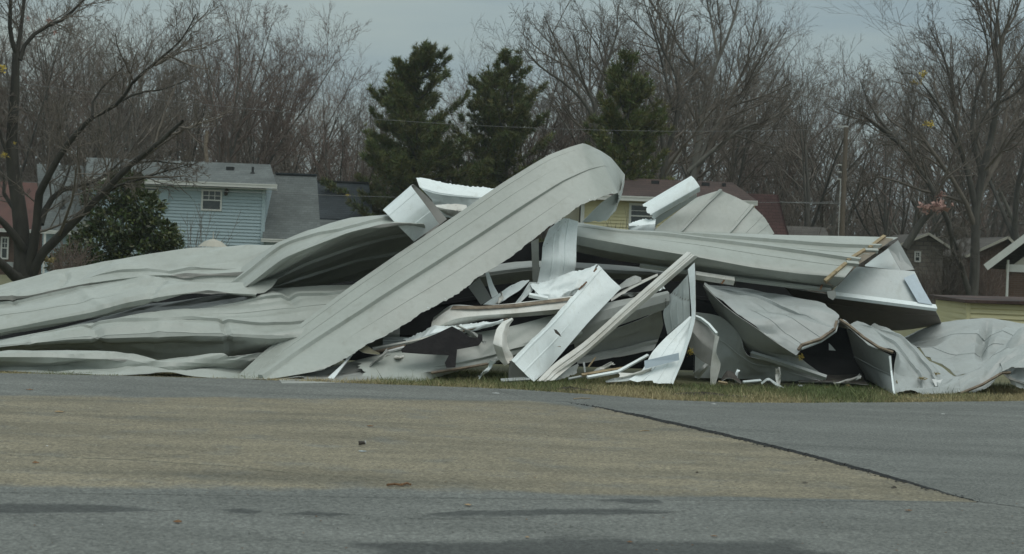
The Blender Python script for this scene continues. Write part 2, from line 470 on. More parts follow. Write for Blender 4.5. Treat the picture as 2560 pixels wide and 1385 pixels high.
    o = mesh_obj(name, verts, faces, mlist, parent, mat_idx=mi, smooth=smooth)
    if label: tag(o, label, cat, group)
    sm = M[seam_mat or mats[0]]
    def ridge(nm, t, w, h, u0=0.0, u1=1.0):
        # a folded seam: a lofted profile standing on the sheet at the width fraction t
        j = float(np.interp(t, vs_, np.arange(nv))); j0 = min(int(j), nv - 2); fr = j - j0
        a, b_ = int(u0 * (nu - 1)), max(int(u1 * (nu - 1)), int(u0 * (nu - 1)) + 2)
        C = (S[j0] * (1 - fr) + S[j0 + 1] * fr)[a:b_ + 1]; NN = N[min(j0 + int(fr > .5), nv - 1)][a:b_ + 1]
        DV = (S[j0 + 1] - S[j0])[a:b_ + 1]
        DV = DV / np.maximum(np.linalg.norm(DV, axis=1, keepdims=True), 1e-9)
        prof = [(-w / 2, -0.004), (-w / 3.2, h), (w / 3.2, h), (w / 2, -0.004)]
        m = len(C); k_ = np.ones(m); f_ = np.linspace(0, 1, m)
        if u0 > 0: k_ = np.minimum(k_, np.clip(f_ / 0.3, 0.02, 1))
        if u1 < 1: k_ = np.minimum(k_, np.clip((1 - f_) / 0.3, 0.02, 1))
        k_ = k_[:, None]
        vv = np.stack([C + DV * p * (0.25 + 0.75 * k_) + NN * (q_ * k_ - 0.003 * (1 - k_)) for p, q_ in prof], 1)
        ii = np.arange(m * 4).reshape(m, 4)
        fs = []
        for k in range(4):
            k2 = (k + 1) % 4
            fs.append(np.stack([ii[:-1, k], ii[:-1, k2], ii[1:, k2], ii[1:, k]], -1))
        fs = np.concatenate(fs + [ii[:1], ii[-1:, ::-1]])
        if flip: fs = fs[:, ::-1]
        vv = vv.reshape(-1, 3); vv[:, 2] = np.maximum(vv[:, 2], 0.01)
        return mesh_obj(nm, vv, fs, sm, o, smooth=28)
    for s_ in seams:
        if isinstance(s_, tuple): ridge('seam', s_[0], sw, sh, s_[1], s_[2])
        else: ridge('seam', s_, sw, sh)
    for s_ in ribs:
        if isinstance(s_, tuple): ridge('rib', s_[0], 0.026, 0.006, s_[1], s_[2])
        else: ridge('rib', s_, 0.028, 0.009)
    return o
def rowsd(*rows):
    """each row: (list of xy, list of d or one d)"""
    out = []
    for xy, d in rows:
        if not isinstance(d, (list, tuple)): d = [d] * len(xy)
        if len(d) != len(xy): d = list(np.interp(np.linspace(0, 1, len(xy)), np.linspace(0, 1, len(d)), d))
        out.append([(x, y, k) for (x, y), k in zip(xy, d)])
    return out
def plate(name, pts, zf, m, label=None, cat='scrap', parent=None, thick=0.012, group=None):
    """flat torn scrap cut to an outline"""
    w = [D(*zf(x, y), d) for x, y, d in pts]
    b = MB(); b.slab(w, (0, thick, 0))
    o = b.build(name, M[m], parent)
    return tag(o, label, cat, group) if label else o
def stick(name, pts, zf, m, w, h, label=None, cat='scrap', parent=None, group=None, lift=0.0):
    b = MB(); q = [D(*zf(x, y), d) + np.array((0, 0, lift)) for x, y, d in pts]
    for i in range(len(q) - 1): b.bar(q[i], q[i + 1] + (q[i + 1] - q[i]) * 0.01, w, h, up=(0, -0.6, 0.8))
    o = b.build(name, M[m], parent)
    return tag(o, label, cat, group) if label else o

# ================================================================== ground and pavement
def asphalt(name, c0, c1, wear, rough=0.85, mask=None):
    m = bpy.data.materials.new(name); m.use_nodes = True
    n, l = m.node_tree.nodes, m.node_tree.links
    b = n['Principled BSDF']; b.inputs['Roughness'].default_value = rough; b.inputs['Specular IOR Level'].default_value = 0.35
    g = n.new('ShaderNodeNewGeometry'); pos = g.outputs['Position']
    def noise(scale, detail, st=None):
        z = n.new('ShaderNodeTexNoise'); z.inputs['Scale'].default_value = scale; z.inputs['Detail'].default_value = detail; z.inputs['Roughness'].default_value = 0.65
        if st:
            mp = n.new('ShaderNodeMapping'); mp.inputs['Scale'].default_value = st; l.new(pos, mp.inputs[0]); l.new(mp.outputs[0], z.inputs['Vector'])
        else: l.new(pos, z.inputs['Vector'])
        return z.outputs['Fac']
    def ramp(f, p0, p1, a, c):
        r = n.new('ShaderNodeValToRGB'); r.color_ramp.elements[0].position = p0; r.color_ramp.elements[1].position = p1
        r.color_ramp.elements[0].color = (*a, 1); r.color_ramp.elements[1].color = (*c, 1); l.new(f, r.inputs[0]); return r.outputs[0]
    def mix(f, a, c, bt='MIX'):
        x = n.new('ShaderNodeMixRGB'); x.blend_type = bt
        if isinstance(f, float): x.inputs[0].default_value = f
        else: l.new(f, x.inputs[0])
        l.new(a, x.inputs[1]); l.new(c, x.inputs[2]); return x.outputs[0]
    c = ramp(noise(0.8, 8, (0.5, 1.6, 1)), 0.3, 0.72, c0, c1)
    if mask is not None:                                   # silt film that thins out towards its margin
        at = n.new('ShaderNodeAttribute'); at.attribute_name = 'tint'
        ad = n.new('ShaderNodeMath'); ad.operation = 'MULTIPLY_ADD'; ad.inputs[1].default_value = 0.9
        l.new(noise(1.6, 9), ad.inputs[0]); l.new(at.outputs['Fac'], ad.inputs[2])
        f = ramp(ad.outputs[0], 0.72, 0.98, (0, 0, 0), (1, 1, 1))
        g2 = ramp(noise(0.8, 8, (0.5, 1.6, 1)), 0.3, 0.72, *mask)
        c = mix(f, g2, c)
    stain = ramp(noise(0.55, 6, (0.28, 1.9, 1)), 0.5, 0.74, (1, 1, 1), wear)
    c = mix(1.0, c, stain, 'MULTIPLY')
    grain = ramp(noise(38, 3), 0.3, 0.7, (0.5, 0.5, 0.5), (1.55, 1.55, 1.52))
    c = mix(1.0, c, grain, 'MULTIPLY')
    vo = n.new('ShaderNodeTexVoronoi'); vo.inputs['Scale'].default_value = 55; l.new(pos, vo.inputs['Vector'])
    st = ramp(vo.outputs['Color'], 0.1, 0.95, (0.7, 0.7, 0.7), (1.3, 1.3, 1.28))
    c = mix(1.0, c, st, 'MULTIPLY')
    l.new(c, b.inputs['Base Color'])
    bp = n.new('ShaderNodeBump'); bp.inputs['Strength'].default_value = 0.6; bp.inputs['Distance'].default_value = 0.008
    l.new(noise(60, 3), bp.inputs['Height']); l.new(bp.outputs[0], b.inputs['Normal'])
    return m
GREY0, GREY1 = (0.108, 0.113, 0.107), (0.170, 0.176, 0.167)
M['asphalt'] = asphalt('old grey asphalt', GREY0, GREY1, (0.80, 0.80, 0.80))
M['asphalt2'] = asphalt('dark grey asphalt overlay', (0.098, 0.103, 0.098), (0.165, 0.172, 0.164), (0.86, 0.86, 0.86))
M['silt'] = asphalt('silt covered asphalt', (0.135, 0.120, 0.088), (0.252, 0.220, 0.158), (0.74, 0.77, 0.80), mask=(GREY0, GREY1))
M['crumb'] = mat('crumbled asphalt edge', (0.032, 0.033, 0.034), 0.9, 0.4, 20)
M['damp'] = asphalt('damp asphalt', (0.046, 0.049, 0.048), (0.070, 0.074, 0.072), (0.80, 0.80, 0.80), rough=0.8, mask=(GREY0, GREY1))
M['lawn'] = mat('winter lawn', (0.155, 0.135, 0.070), 0.95, 0.3, 2.2, col2=(0.075, 0.085, 0.034), detail=10)
M['soil'] = mat('dark soil', (0.045, 0.036, 0.026), 0.95, 0.5, 15, bump=0.5)
M['blade'] = mat('grass blades', (1, 1, 1), 0.8, 0.1, 5, tint=True)
M['leaf_dead'] = mat('dead leaf', (0.17, 0.085, 0.035), 0.85, 0.4, 9)
M['leaf_tan'] = mat('bleached leaf', (0.34, 0.23, 0.12), 0.85, 0.3, 9)
M['paper'] = mat('scrap paper', (0.62, 0.63, 0.62), 0.7, 0.1, 6)

rg = np.random.default_rng(5)
def jitter_line(pts, step, amp, rng):
    pts = [np.asarray(p, float) for p in pts]; out = []
    for a, b in zip(pts[:-1], pts[1:]):
        n = max(1, int(np.linalg.norm(b - a) / step))
        out += [a + (b - a) * k / n for k in range(n)]
    out.append(pts[-1]); out = np.array(out)
    k = rng.normal(0, 1, len(out)); k = np.convolve(k, np.ones(5) / 5, 'same') * 1.6 + rng.normal(0, 0.45, len(out))
    out[:, 1] += k * amp
    return out
lawn = mesh_obj('ground', [(-700, -60, 0), (700, -60, 0), (700, 900, 0), (-700, 900, 0)], [(0, 1, 2, 3)], M['lawn'])
tag(lawn, kind='structure')
edge_px = [(-1400, 895), (-400, 922), (0, 935), (300, 941), (600, 949), (900, 960), (1100, 967), (1280, 975), (1450, 986), (1650, 1001), (1850, 1009), (2100, 1009), (2560, 1004), (3600, 985)]
edge_w = [G(x, y) for x, y in edge_px]
edge_line = jitter_line(edge_w, 0.12, 0.05, rg)
far_l, far_r = edge_line[0], edge_line[-1]
av = [(p[0], p[1], 0.012) for p in edge_line] + [(60, far_r[1], 0.012), (60, -20, 0.012), (-60, -20, 0.012), (-60, far_l[1], 0.012)]
tag(mesh_obj('asphalt_lot', av, [tuple(range(len(av)))[::-1]], M['asphalt']), kind='structure')
# silt-brown field of old asphalt
diag_px = [(1330, 1003), (1420, 1008), (1500, 1022), (1620, 1049), (1790, 1088), (2010, 1141), (2190, 1189), (2340, 1231), (2440, 1258)]
fe = [(-1400, 962), (0, 985), (700, 991), (1330, 999)] + diag_px[1:]
ne = [(-1400, 1206), (0, 1236), (1200, 1251), (1800, 1255), (2442, 1260)]
def resample(pts, n):
    p = np.array([G(x, y) for x, y in pts]); t = np.concatenate([[0], np.cumsum(np.linalg.norm(np.diff(p, axis=0), axis=1))]); t /= t[-1]
    s = np.linspace(0, 1, n); return np.stack([np.interp(s, t, p[:, k]) for k in range(3)], 1)
nS = 120
fx = np.linspace(G(*fe[0])[0], G(2442, 1259)[0], nS)
Fp = np.array([G(x, y) for x, y in fe]); Np = np.array([G(x, y) for x, y in ne])
fy = np.interp(fx, Fp[:, 0], Fp[:, 1]) if np.all(np.diff(Fp[:, 0]) > 0) else None
# the far margin turns back towards the camera along the overlay, so loft by index instead
Fr, Nr = resample(fe, nS), resample(ne, nS)
sv = np.array([0, 0.02, 0.045, 0.07, 0.14, 0.3, 0.5, 0.7, 0.86, 0.93, 0.955, 0.98, 1.0])
gv, gc = [], []
for v in sv:
    gv.append(Fr * (1 - v) + Nr * v)
    m_ = min(1.0, min(v, 1 - v) / 0.07)
    gc.append(np.full(nS, m_ * 0.55))
gv = np.array(gv); gc = np.array(gc)
dpt = np.linalg.norm(Fr - G(1500, 1022), axis=1)
di = int(dpt.argmin())
gc[:7, di:] = np.maximum(gc[:7, di:], 0.55)              # crisp against the overlay's step
gv[:, :, 2] = 0.0135
ii = np.arange(len(sv) * nS).reshape(len(sv), nS)
q = np.stack([ii[:-1, :-1], ii[1:, :-1], ii[1:, 1:], ii[:-1, 1:]], -1).reshape(-1, 4)
silt = mesh_obj('silted_asphalt', gv.reshape(-1, 3), q, M['silt'], cols=np.repeat(gc.reshape(-1, 1), 3, 1))
tag(silt, kind='structure')
# newer overlay with a broken raised edge
dl = jitter_line([G(x, y) for x, y in diag_px], 0.05, 0.035, rg)
nd = len(dl)
zs = np.interp(np.linspace(0, 1, nd), [0, 0.1, 0.25, 0.85, 1], [0.0145, 0.018, 0.04, 0.035, 0.0145])
ov = [(p[0], p[1], z) for p, z in zip(dl, zs)]
tail = [G(2700, 1292), G(3600, 1330)]
ov += [(tail[0][0], tail[0][1], 0.0145), (tail[1][0], tail[1][1], 0.0145)]
back = [p for p in edge_line if p[0] > dl[0][0] - 0.6][::-1]
ov += [(p[0], p[1] - 0.02, 0.0145) for p in back]
nO = len(ov)
skirt = [(p[0] - 0.012, p[1] - 0.012, 0.0125) for p in dl]
faces = [tuple(range(nO))]
faces += [(i, i + 1, nO + i + 1, nO + i) for i in range(nd - 1)]
o = mesh_obj('asphalt_overlay', ov + skirt, faces, [M['asphalt2'], M['crumb']], mat_idx=[0] + [1] * (nd - 1))
tag(o, kind='structure')
import bmesh
def fix_normals(o):
    bm = bmesh.new(); bm.from_mesh(o.data); bmesh.ops.triangulate(bm, faces=[f for f in bm.faces if len(f.verts) > 4]); bmesh.ops.recalc_face_normals(bm, faces=bm.faces); bm.to_mesh(o.data); bm.free()
fix_normals(o)
# crumbs along the broken edge and litter: too small to count
def bits(name, pts, size, m, seed, flat=0.6, tint=None):
    rr = np.random.default_rng(seed); V, F = [], []
    base = np.array([(1, 0, 0), (0, 1, 0), (-1, 0, 0), (0, -1, 0), (0, 0, 1), (0, 0, -0.2)], float)
    fb = np.array([(0, 1, 4), (1, 2, 4), (2, 3, 4), (3, 0, 4), (1, 0, 5), (2, 1, 5), (3, 2, 5), (0, 3, 5)])
    for k, p in enumerate(pts):
        s = size * rr.uniform(0.4, 1.3); b_ = base * rr.uniform(0.6, 1.2, (6, 3)) * s; b_[:, 2] *= flat
        a = rr.uniform(0, 6.28); c_, s_ = math.cos(a), math.sin(a)
        V.append(np.stack([b_[:, 0] * c_ - b_[:, 1] * s_, b_[:, 0] * s_ + b_[:, 1] * c_, b_[:, 2]], 1) + p); F.append(fb + 6 * k)
    return tag(mesh_obj(name, np.concatenate(V), np.concatenate(F), M[m]), kind='stuff')
crp = [dl[i] * np.array((1, 1, 0)) + np.array((rg.normal(0, 0.03), -abs(rg.normal(0.02, 0.045)), 0.018)) for i in range(12, nd) for _ in range(3)]
tag(bits('asphalt_crumbs', crp, 0.014, 'crumb', 3), 'dark crumbs of asphalt along the broken overlay edge')
# damp patches on the near asphalt
def damp(name, pts, label=None):
    w = [G(x, y) for x, y in pts]; w.append(w[0])
    L_ = jitter_line(w, 0.06, 0.02, rg)[:-1]; n = len(L_); c_ = L_.mean(0)
    out_ = c_ + (L_ - c_) * np.array((1.10, 1.35, 1)); inn_ = c_ + (L_ - c_) * np.array((0.86, 0.55, 1))
    v_ = [(p[0], p[1], 0.0134) for p in out_] + [(p[0], p[1], 0.0136) for p in inn_]
    f_ = [(i, (i + 1) % n, n + (i + 1) % n, n + i) for i in range(n)] + [tuple(range(n, 2 * n))]
    o = mesh_obj(name, v_, f_, M['damp'], cols=np.repeat(np.array([0.08] * n + [0.62] * n)[:, None], 3, 1))
    fix_normals(o); return tag(o, kind='structure')
damp('damp_patch', [(-200, 1260), (200, 1264), (330, 1270), (420, 1280), (300, 1286), (60, 1289), (-200, 1292)])
damp('damp_patch', [(550, 1279), (600, 1277), (665, 1282), (640, 1289), (590, 1288)])
damp('damp_patch', [(690, 1290), (770, 1283), (860, 1290), (880, 1292), (830, 1297), (760, 1293)])
damp('damp_patch', [(1050, 1294), (1140, 1283), (1290, 1279), (1420, 1276), (1560, 1274), (1660, 1281), (1700, 1284), (1540, 1290), (1400, 1291), (1280, 1297), (1150, 1297)])
damp('damp_patch', [(1480, 1252), (1560, 1250), (1650, 1254), (1660, 1262), (1590, 1266)])
damp('damp_patch', [(870, 1364), (1020, 1352), (1200, 1351), (1400, 1346), (1560, 1343), (1640, 1352), (1800, 1356), (2000, 1360), (2120, 1384), (2140, 1420), (1500, 1440), (960, 1425), (940, 1382)])
def seamline(pts, w):                                     # tar line / scuff lines
    p = [G(x, y) for x, y in pts]; jl = jitter_line(p, 0.1, 0.02, rg); n = len(jl)
    ww = w * np.interp(np.arange(n), [0, n * .2, n * .8, n], [0.2, 1, 1, 0.2]) * rg.uniform(0.6, 1.3, n)
    v = [(a[0], a[1] - k, 0.0148) for a, k in zip(jl, ww)] + [(a[0], a[1] + k, 0.0148) for a, k in zip(jl, ww)]
    o = mesh_obj('scuff_line', v, [(i, i + 1, n + i + 1, n + i) for i in range(n - 1)], M['silt_dark']); return tag(o, kind='structure')
M['silt_dark'] = asphalt('scuffed silt', (0.136, 0.126, 0.093), (0.180, 0.166, 0.122), (0.85, 0.85, 0.85))
seamline([(-60, 1139), (150, 1146), (330, 1153), (560, 1170), (760, 1190), (950, 1205), (1160, 1214)], 0.03)
seamline([(330, 1153), (460, 1140), (520, 1130)], 0.02)
# ---- grass
def grass(name, n, seed, label):
    rr = np.random.default_rng(seed)
    ex = np.array([p[0] for p in edge_w]); ey = np.array([p[1] for p in edge_w])
    x = rr.uniform(-8.2, 8.8, n); dep = rr.power(0.75, n) * 3.2 - 0.05
    y = np.interp(x, ex, ey) + dep + rr.normal(0, 0.04, n)
    def fld(s, k): return np.sin(x * s + k) * np.cos(y * s * 1.3 + k * 2) + np.sin(x * s * 2.3 + k * 5 + y) * 0.6
    dens = fld(1.7, 1.0) + rr.normal(0, 0.5, n)
    keep = dens > -0.75
    x, y, dep = x[keep], y[keep], dep[keep]; n = len(x)
    gn = np.clip(0.26 + 0.3 * (np.sin(x * 1.3 + 2) + np.sin(x * 3.1) * 0.7) + rr.normal(0, 0.3, n) + (dep - 0.3) * 0.25, 0, 1)
    h = rr.uniform(0.018, 0.055, n) * np.interp(x, [-4.5, -1.5], [0.4, 1.0]) * (1 + 0.6 * (gn > 0.7)) * (1 + 1.2 * (rr.random(n) < 0.03))
    a = rr.uniform(0, 6.28, n); w = rr.uniform(0.003, 0.007, n); ln = rr.uniform(0.1, 1.1, n) * h; la = rr.uniform(0, 6.28, n)
    b0 = np.stack([x - np.cos(a) * w, y - np.sin(a) * w, np.full(n, -0.002)], 1); b1 = np.stack([x + np.cos(a) * w, y + np.sin(a) * w, np.full(n, -0.002)], 1)
    tp = np.stack([x + np.cos(la) * ln, y + np.sin(la) * ln, h], 1)
    v = np.stack([b0, b1, tp], 1).reshape(-1, 3); f = np.arange(3 * n).reshape(n, 3)
    straw = np.array((0.42, 0.345, 0.19)); green = np.array((0.11, 0.145, 0.05))
    c = straw * (1 - gn[:, None]) + green * gn[:, None]; c = c * rr.uniform(0.6, 1.25, (n, 1))
    o = mesh_obj(name, v, f, M['blade'], cols=np.repeat(c, 3, 0))
    return tag(o, label, 'grass', kind='stuff')
grass('grass', 190000, 8, 'short straw and green winter grass between the asphalt and the wreck')
def mound(px, py, rx, ry, h, seed, label):
    rr = np.random.default_rng(seed); c = G(px, py); V = [], []
    n = 14; v = []; k = 20
    for i in range(n + 1):
        for j in range(k):
            t = i / n; a = 2 * math.pi * j / k
            r = t * (1 + 0.18 * math.sin(a * 3 + seed) + rr.normal(0, 0.05))
            z = h * (1 - t) * (0.7 + 0.6 * rr.random()) if i < n else -0.003
            v.append((c[0] + math.cos(a) * rx * r, c[1] + math.sin(a) * ry * r, z))
    f = [(i * k + j, i * k + (j + 1) % k, (i + 1) * k + (j + 1) % k, (i + 1) * k + j) for i in range(n) for j in range(k)]
    return tag(mesh_obj('soil', v, f, M['soil']), label, 'soil', kind='stuff')
mound(1425, 977, 0.42, 0.2, 0.05, 1, 'dark churned soil in the grass strip')
mound(1760, 990, 0.75, 0.3, 0.05, 2, 'dark churned soil and gravel by the overlay')
# ---- litter on the pavement
def leaf(px, py, w, m, label, cat='leaf', name='leaf', seed=0, h=0.35, group=None):
    rr = np.random.default_rng(seed + int(px)); c = G(px, py, 0.02); s = w * c[1] / FPX / 2
    k = 9; v = [(c[0], c[1], 0.024 + s * h)]
    for ring, zz in ((0.55, 0.75), (1.0, 0.25)):
        for j in range(k):
            a = 2 * math.pi * j / k; r = ring * rr.uniform(0.65, 1.15)
            v.append((c[0] + math.cos(a) * s * r, c[1] + math.sin(a) * s * 0.7 * r, 0.022 + s * h * zz * rr.uniform(0.3, 1.2)))
    f = [(0, 1 + j, 1 + (j + 1) % k) for j in range(k)] + [(1 + j, 1 + k + j, 1 + k + (j + 1) % k, 1 + (j + 1) % k) for j in range(k)]
    v += [(p[0], p[1], 0.0205) for p in v[1 + k:1 + 2 * k]]; n0 = 1 + 2 * k
    f += [(1 + k + j, n0 + j, n0 + (j + 1) % k, 1 + k + (j + 1) % k) for j in range(k)]
    return tag(mesh_obj(name, v, f, M[m]), label, cat, group)
leaf(445, 1305, 26, 'leaf_dead', 'curled brown leaf clump lying between the damp patches', seed=1)
leaf(88, 1157, 20, 'leaf_dead', 'rust brown leaf beside the long scuff line', seed=2)
leaf(1170, 1262, 22, 'leaf_tan', 'tan leaf on grey asphalt just below the silt margin', seed=3, h=0.15)
leaf(146, 1029, 26, 'leaf_tan', 'pale yellowish scrap lying flat on the silt', 'scrap', 'scrap', 4, 0.12)
leaf(2235, 1220, 15, 'dark', 'dark soil clod near the pointed end of the silt', 'clod', 'soil_clod', 5, 0.6)
leaf(1743, 1182, 9, 'dark', 'small black clod alone on the silt', 'clod', 'soil_clod', 6, 0.7)
leaf(2012, 1206, 20, 'dark', 'flat dark leaf on the silt near the overlay edge', seed=7, h=0.1)
leaf(2272, 1276, 20, 'leaf_dead', 'thin brown leaf on grey asphalt below the silt tip', seed=8, h=0.15)
leaf(1785, 1010, 13, 'paper', 'white paper scrap at the grass margin of the overlay', 'paper', 'paper_scrap', 9, 0.12)
leaf(1240, 983, 20, 'paper', 'white plastic sliver on the far grey strip', 'scrap', 'scrap', 10, 0.05)
leaf(2357, 1035, 12, 'paper', 'whitish scrap lying out on the dark overlay', 'scrap', 'scrap', 12, 0.05)
leaf(118, 1115, 7, 'paper', 'tiny white chip on the silt above the scuff line', 'scrap', 'scrap', 13, 0.2)
leaf(925, 1065, 18, 'leaf_dead', 'dark brown leaf pair on the far silt', seed=14, h=0.15)
leaf(1575, 1355, 16, 'leaf_dead', 'brown leaf lying inside the large damp patch', seed=15, h=0.2)
leaf(1318, 1343, 14, 'leaf_tan', 'light brown leaf at the margin of the large damp patch', seed=16, h=0.2)
leaf(75, 974, 18, 'leaf_dead', 'brown leaf on the far grey strip by the bottom sheets', seed=17, h=0.2)
leaf(1785, 1340, 18, 'leaf_dead', 'small brown twig bundle on asphalt above the damp patch', 'twig', 'twig', 18, 0.1)
def rod(name, pts, r, m, label, cat):
    b = MB(); w = [G(x, y, 0.02 + r) for x, y in pts]
    for p, q_ in zip(w[:-1], w[1:]): b.cyl(p, q_ + (q_ - p) * 0.02, r, r * 0.9, 6)
    return tag(b.build(name, M[m]), label, cat)
rod('stick', [(968, 1212), (985, 1210), (1002, 1212), (1018, 1208), (1026, 1211)], 0.009, 'leaf_dead', 'reddish brown broken stick lying on the silt', 'stick')
rod('straw', [(1434, 997), (1452, 995), (1476, 996)], 0.006, 'wood', 'yellow straw sliver at the far silt corner', 'straw')
rod('straw', [(1598, 1078), (1610, 1076), (1623, 1077)], 0.005, 'wood', 'yellow straw sliver on the silt by the overlay', 'straw')
# a crushed tin with its torn label next to it
t = empty('crushed_can', G(905, 1112, 0.02), 'dark crushed can lying on the silt', 'can')
b = MB(); c = G(905, 1113, 0.02)
b.cyl(c + np.array((-0.03, 0, 0.018)), c + np.array((0.028, 0.01, 0.022)), 0.020, 0.015, 9); b.build('can_body', M['dark'], t)
b = MB(); b.cyl(c + np.array((0.026, 0.01, 0.024)), c + np.array((0.034, 0.01, 0.026)), 0.017, 0.016, 9); b.build('can_rim', M['edge'], t)
leaf(905, 1128, 22, 'blue', 'flat blue and white strip beside the crushed can', 'scrap', 'scrap', 21, 0.06)
lp = [G(rg.uniform(-50, 2600), rg.uniform(1005, 1380), 0.019) for _ in range(150)]
tag(bits('leaf_litter', lp, 0.010, 'leaf_dead', 4, 0.25), 'tiny crumbs of leaf and bark scattered over the pavement')
lp = [G(rg.uniform(-50, 2600), rg.uniform(1005, 1380), 0.019) for _ in range(110)]
tag(bits('grit', lp, 0.008, 'dark', 6, 0.4), 'tiny dark grit scattered over the pavement')
lp = [G(rg.uniform(0, 2560), rg.uniform(985, 1340), 0.019) for _ in range(60)]
tag(bits('pale_chips', lp, 0.007, 'paper', 7, 0.2), 'tiny pale chips scattered over the pavement')

# ================================================================== the wreck: torn roof and wall sheets
def at(d, *xy): return (list(xy), d)
# upper left sheet draped over the heap
sheet('roof_sheet', rowsd(
    at([3.4, 3.3, 3.1], (-120, 742), (0, 717), (140, 683), (225, 662), (299, 643), (387, 626), (475, 614), (598, 608), (720, 606)),
    at([3.1, 2.95, 2.8], (-120, 754), (0, 731), (140, 700), (225, 682), (299, 662), (387, 668), (475, 669), (598, 655), (720, 628)),
    at([2.6, 2.5, 2.4], (-120, 766), (0, 746), (75, 741), (200, 713), (299, 697), (387, 689), (475, 688), (598, 684), (720, 668)),
    at([2.72, 2.6, 2.5, 2.42], (-120, 773), (0, 753), (75, 748), (200, 719), (299, 702), (387, 693), (475, 692), (598, 688), (720, 672)),
    at([2.05, 1.9, 1.9], (-120, 805), (0, 788), (90, 772), (200, 750), (299, 731), (387, 716), (475, 714), (580, 718), (680, 715)),
    at([1.75, 1.6, 1.7], (-120, 842), (0, 826), (123, 803), (228, 784), (313, 761), (387, 747), (464, 734), (530, 731), (640, 736)),
    at([1.9, 1.75, 1.85], (-120, 855), (0, 838), (123, 814), (228, 793), (313, 768), (387, 752), (464, 737), (530, 734), (640, 739))),
    ZI, ['grey', 'inner'], 'long light grey roof sheet draped highest over the heap beside the big bare tree', seams=[(0.47, 0, 0.52), (0.27, 0.40, 0.86)], ribs=[(0.78, 0, 0.6)], dents=3, damp=0.03, cv=0.8, cu=0.4, smooth=18, step=0.03, seed=1, fac=[(0.06, 1.3, 0.40), (0.018, 0.45, 0.22)], flist=[(0.17, 0.05, 0.22, 0.7, -0.025, 0.10), (0.40, 0.4, 0.46, 1.0, 0.022, 0.10), (0.66, 0.45, 0.60, 1.0, -0.045, 0.10), (0.30, 0.0, 0.335, 0.45, -0.04, 0.10), (0.60, 0.1, 0.78, 0.62, -0.05, 0.25), (0.5, 0.35, 0.75, 0.75, 0.04, 0.2), (0.02, 0.62, 0.2, 0.75, 0.03, 0.15)])
sheet('roof_sheet', rowsd(
    at([2.6, 2.5, 2.4, 2.4], (-120, 872), (0, 846), (134, 820), (239, 797), (334, 769), (411, 758), (492, 749), (598, 734), (668, 721), (774, 714), (890, 707), (1000, 700)),
    at([1.8, 1.7, 1.6, 1.7], (-120, 876), (0, 853), (134, 829), (239, 810), (334, 789), (411, 780), (492, 775), (598, 764), (668, 752), (774, 742), (890, 735), (1000, 730)),
    at([1.3, 1.15, 1.1, 1.2], (-120, 878), (0, 857), (100, 838), (170, 826), (295, 813), (447, 807), (527, 806), (600, 808), (668, 812), (756, 811), (870, 805), (1000, 798)),
    at([0.95, 0.82, 0.8, 0.9], (-120, 879), (0, 866), (100, 856), (170, 848), (295, 843), (447, 838), (527, 838), (600, 840), (668, 843), (756, 843), (870, 838), (1000, 830)),
    at([1.0, 0.85, 0.85, 0.95], (-120, 881), (0, 870), (100, 864), (170, 858), (295, 855), (447, 852), (527, 852), (600, 853), (668, 855), (756, 854), (870, 848), (1000, 842)),
    at([1.25, 1.15, 1.15, 1.25], (-120, 885), (0, 882), (100, 882), (170, 884), (295, 888), (447, 898), (527, 898), (600, 894), (668, 886), (756, 880), (870, 872), (1000, 864))),
    ZI, ['grey', 'inner'], 'bulging light grey roof sheet pinned under the foot of the giant slanting panel', seams=[(0.62, 0.1, 1.0), (0.30, 0.55, 1.0)], ribs=[(0.80, 0.15, 0.75), (0.45, 0.5, 1)], dents=3, damp=0.03, cv=0.75, cu=0.4, smooth=18, step=0.03, seed=2, fac=[(0.055, 1.4, 0.36), (0.016, 0.45, 0.2)], flist=[(0.70, 0.05, 0.76, 0.5, -0.035, 0.09), (0.30, 0.45, 0.35, 1.0, -0.05, 0.10), (0.46, 0.6, 0.43, 1.0, 0.022, 0.10), (0.58, 0.55, 0.61, 1.0, -0.05, 0.09), (0.2, 0.6, 0.15, 1.0, 0.02, 0.1), (0.52, 0.36, 0.95, 0.33, -0.06, 0.16), (0.15, 0.75, 0.6, 0.70, 0.05, 0.12), (0.72, 0.1, 0.75, 0.45, -0.04, 0.12), (0.1, 0.9, 0.65, 0.86, -0.05, 0.15)])
sheet('roof_sheet', rowsd(
    at([.42, .42, .42, .42, .45, .5, .6, .9, 1.2], (-120, 874), (0, 876), (140, 875), (334, 881), (394, 894), (468, 894), (560, 890), (657, 881), (760, 872)),
    at([.3, .3, .3, .3, .3, .35, .5, .85, 1.2], (-120, 892), (0, 893), (140, 895), (320, 900), (380, 905), (440, 912), (520, 905), (640, 900), (760, 893)),
    at([.42, .42, .4, .4, .35, .3, .55, .9, 1.2], (-120, 912), (0, 914), (140, 918), (290, 925), (360, 916), (420, 932), (500, 920), (640, 925), (760, 925)),
    at([.8, .8, .7, .6, .5, .45, .7, 1.0, 1.3], (-120, 922), (0, 926), (140, 934), (290, 938), (360, 940), (440, 942), (520, 944), (640, 947), (760, 950))),
    ZI, ['grey', 'inner'], 'low crumpled grey sheet lying along the grass at the very bottom of the heap', ribs=[(0.75, 0, 0.5)], dents=0, cv=0.9, cu=0.8, seed=3, smooth=18, step=0.028, fac=[(0.09, 0.7, 0.28), (0.025, 0.3, 0.15)])
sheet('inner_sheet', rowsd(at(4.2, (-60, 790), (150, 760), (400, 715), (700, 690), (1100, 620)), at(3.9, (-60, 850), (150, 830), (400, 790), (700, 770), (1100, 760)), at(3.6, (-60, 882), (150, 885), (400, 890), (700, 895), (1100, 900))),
    ZI, ['black', 'black'], 'added black sheet painting shade into the gap below the highest draped sheet', dents=10, damp=0.04, seed=70)  # added sheet; its black colour supplies the shade of the gap
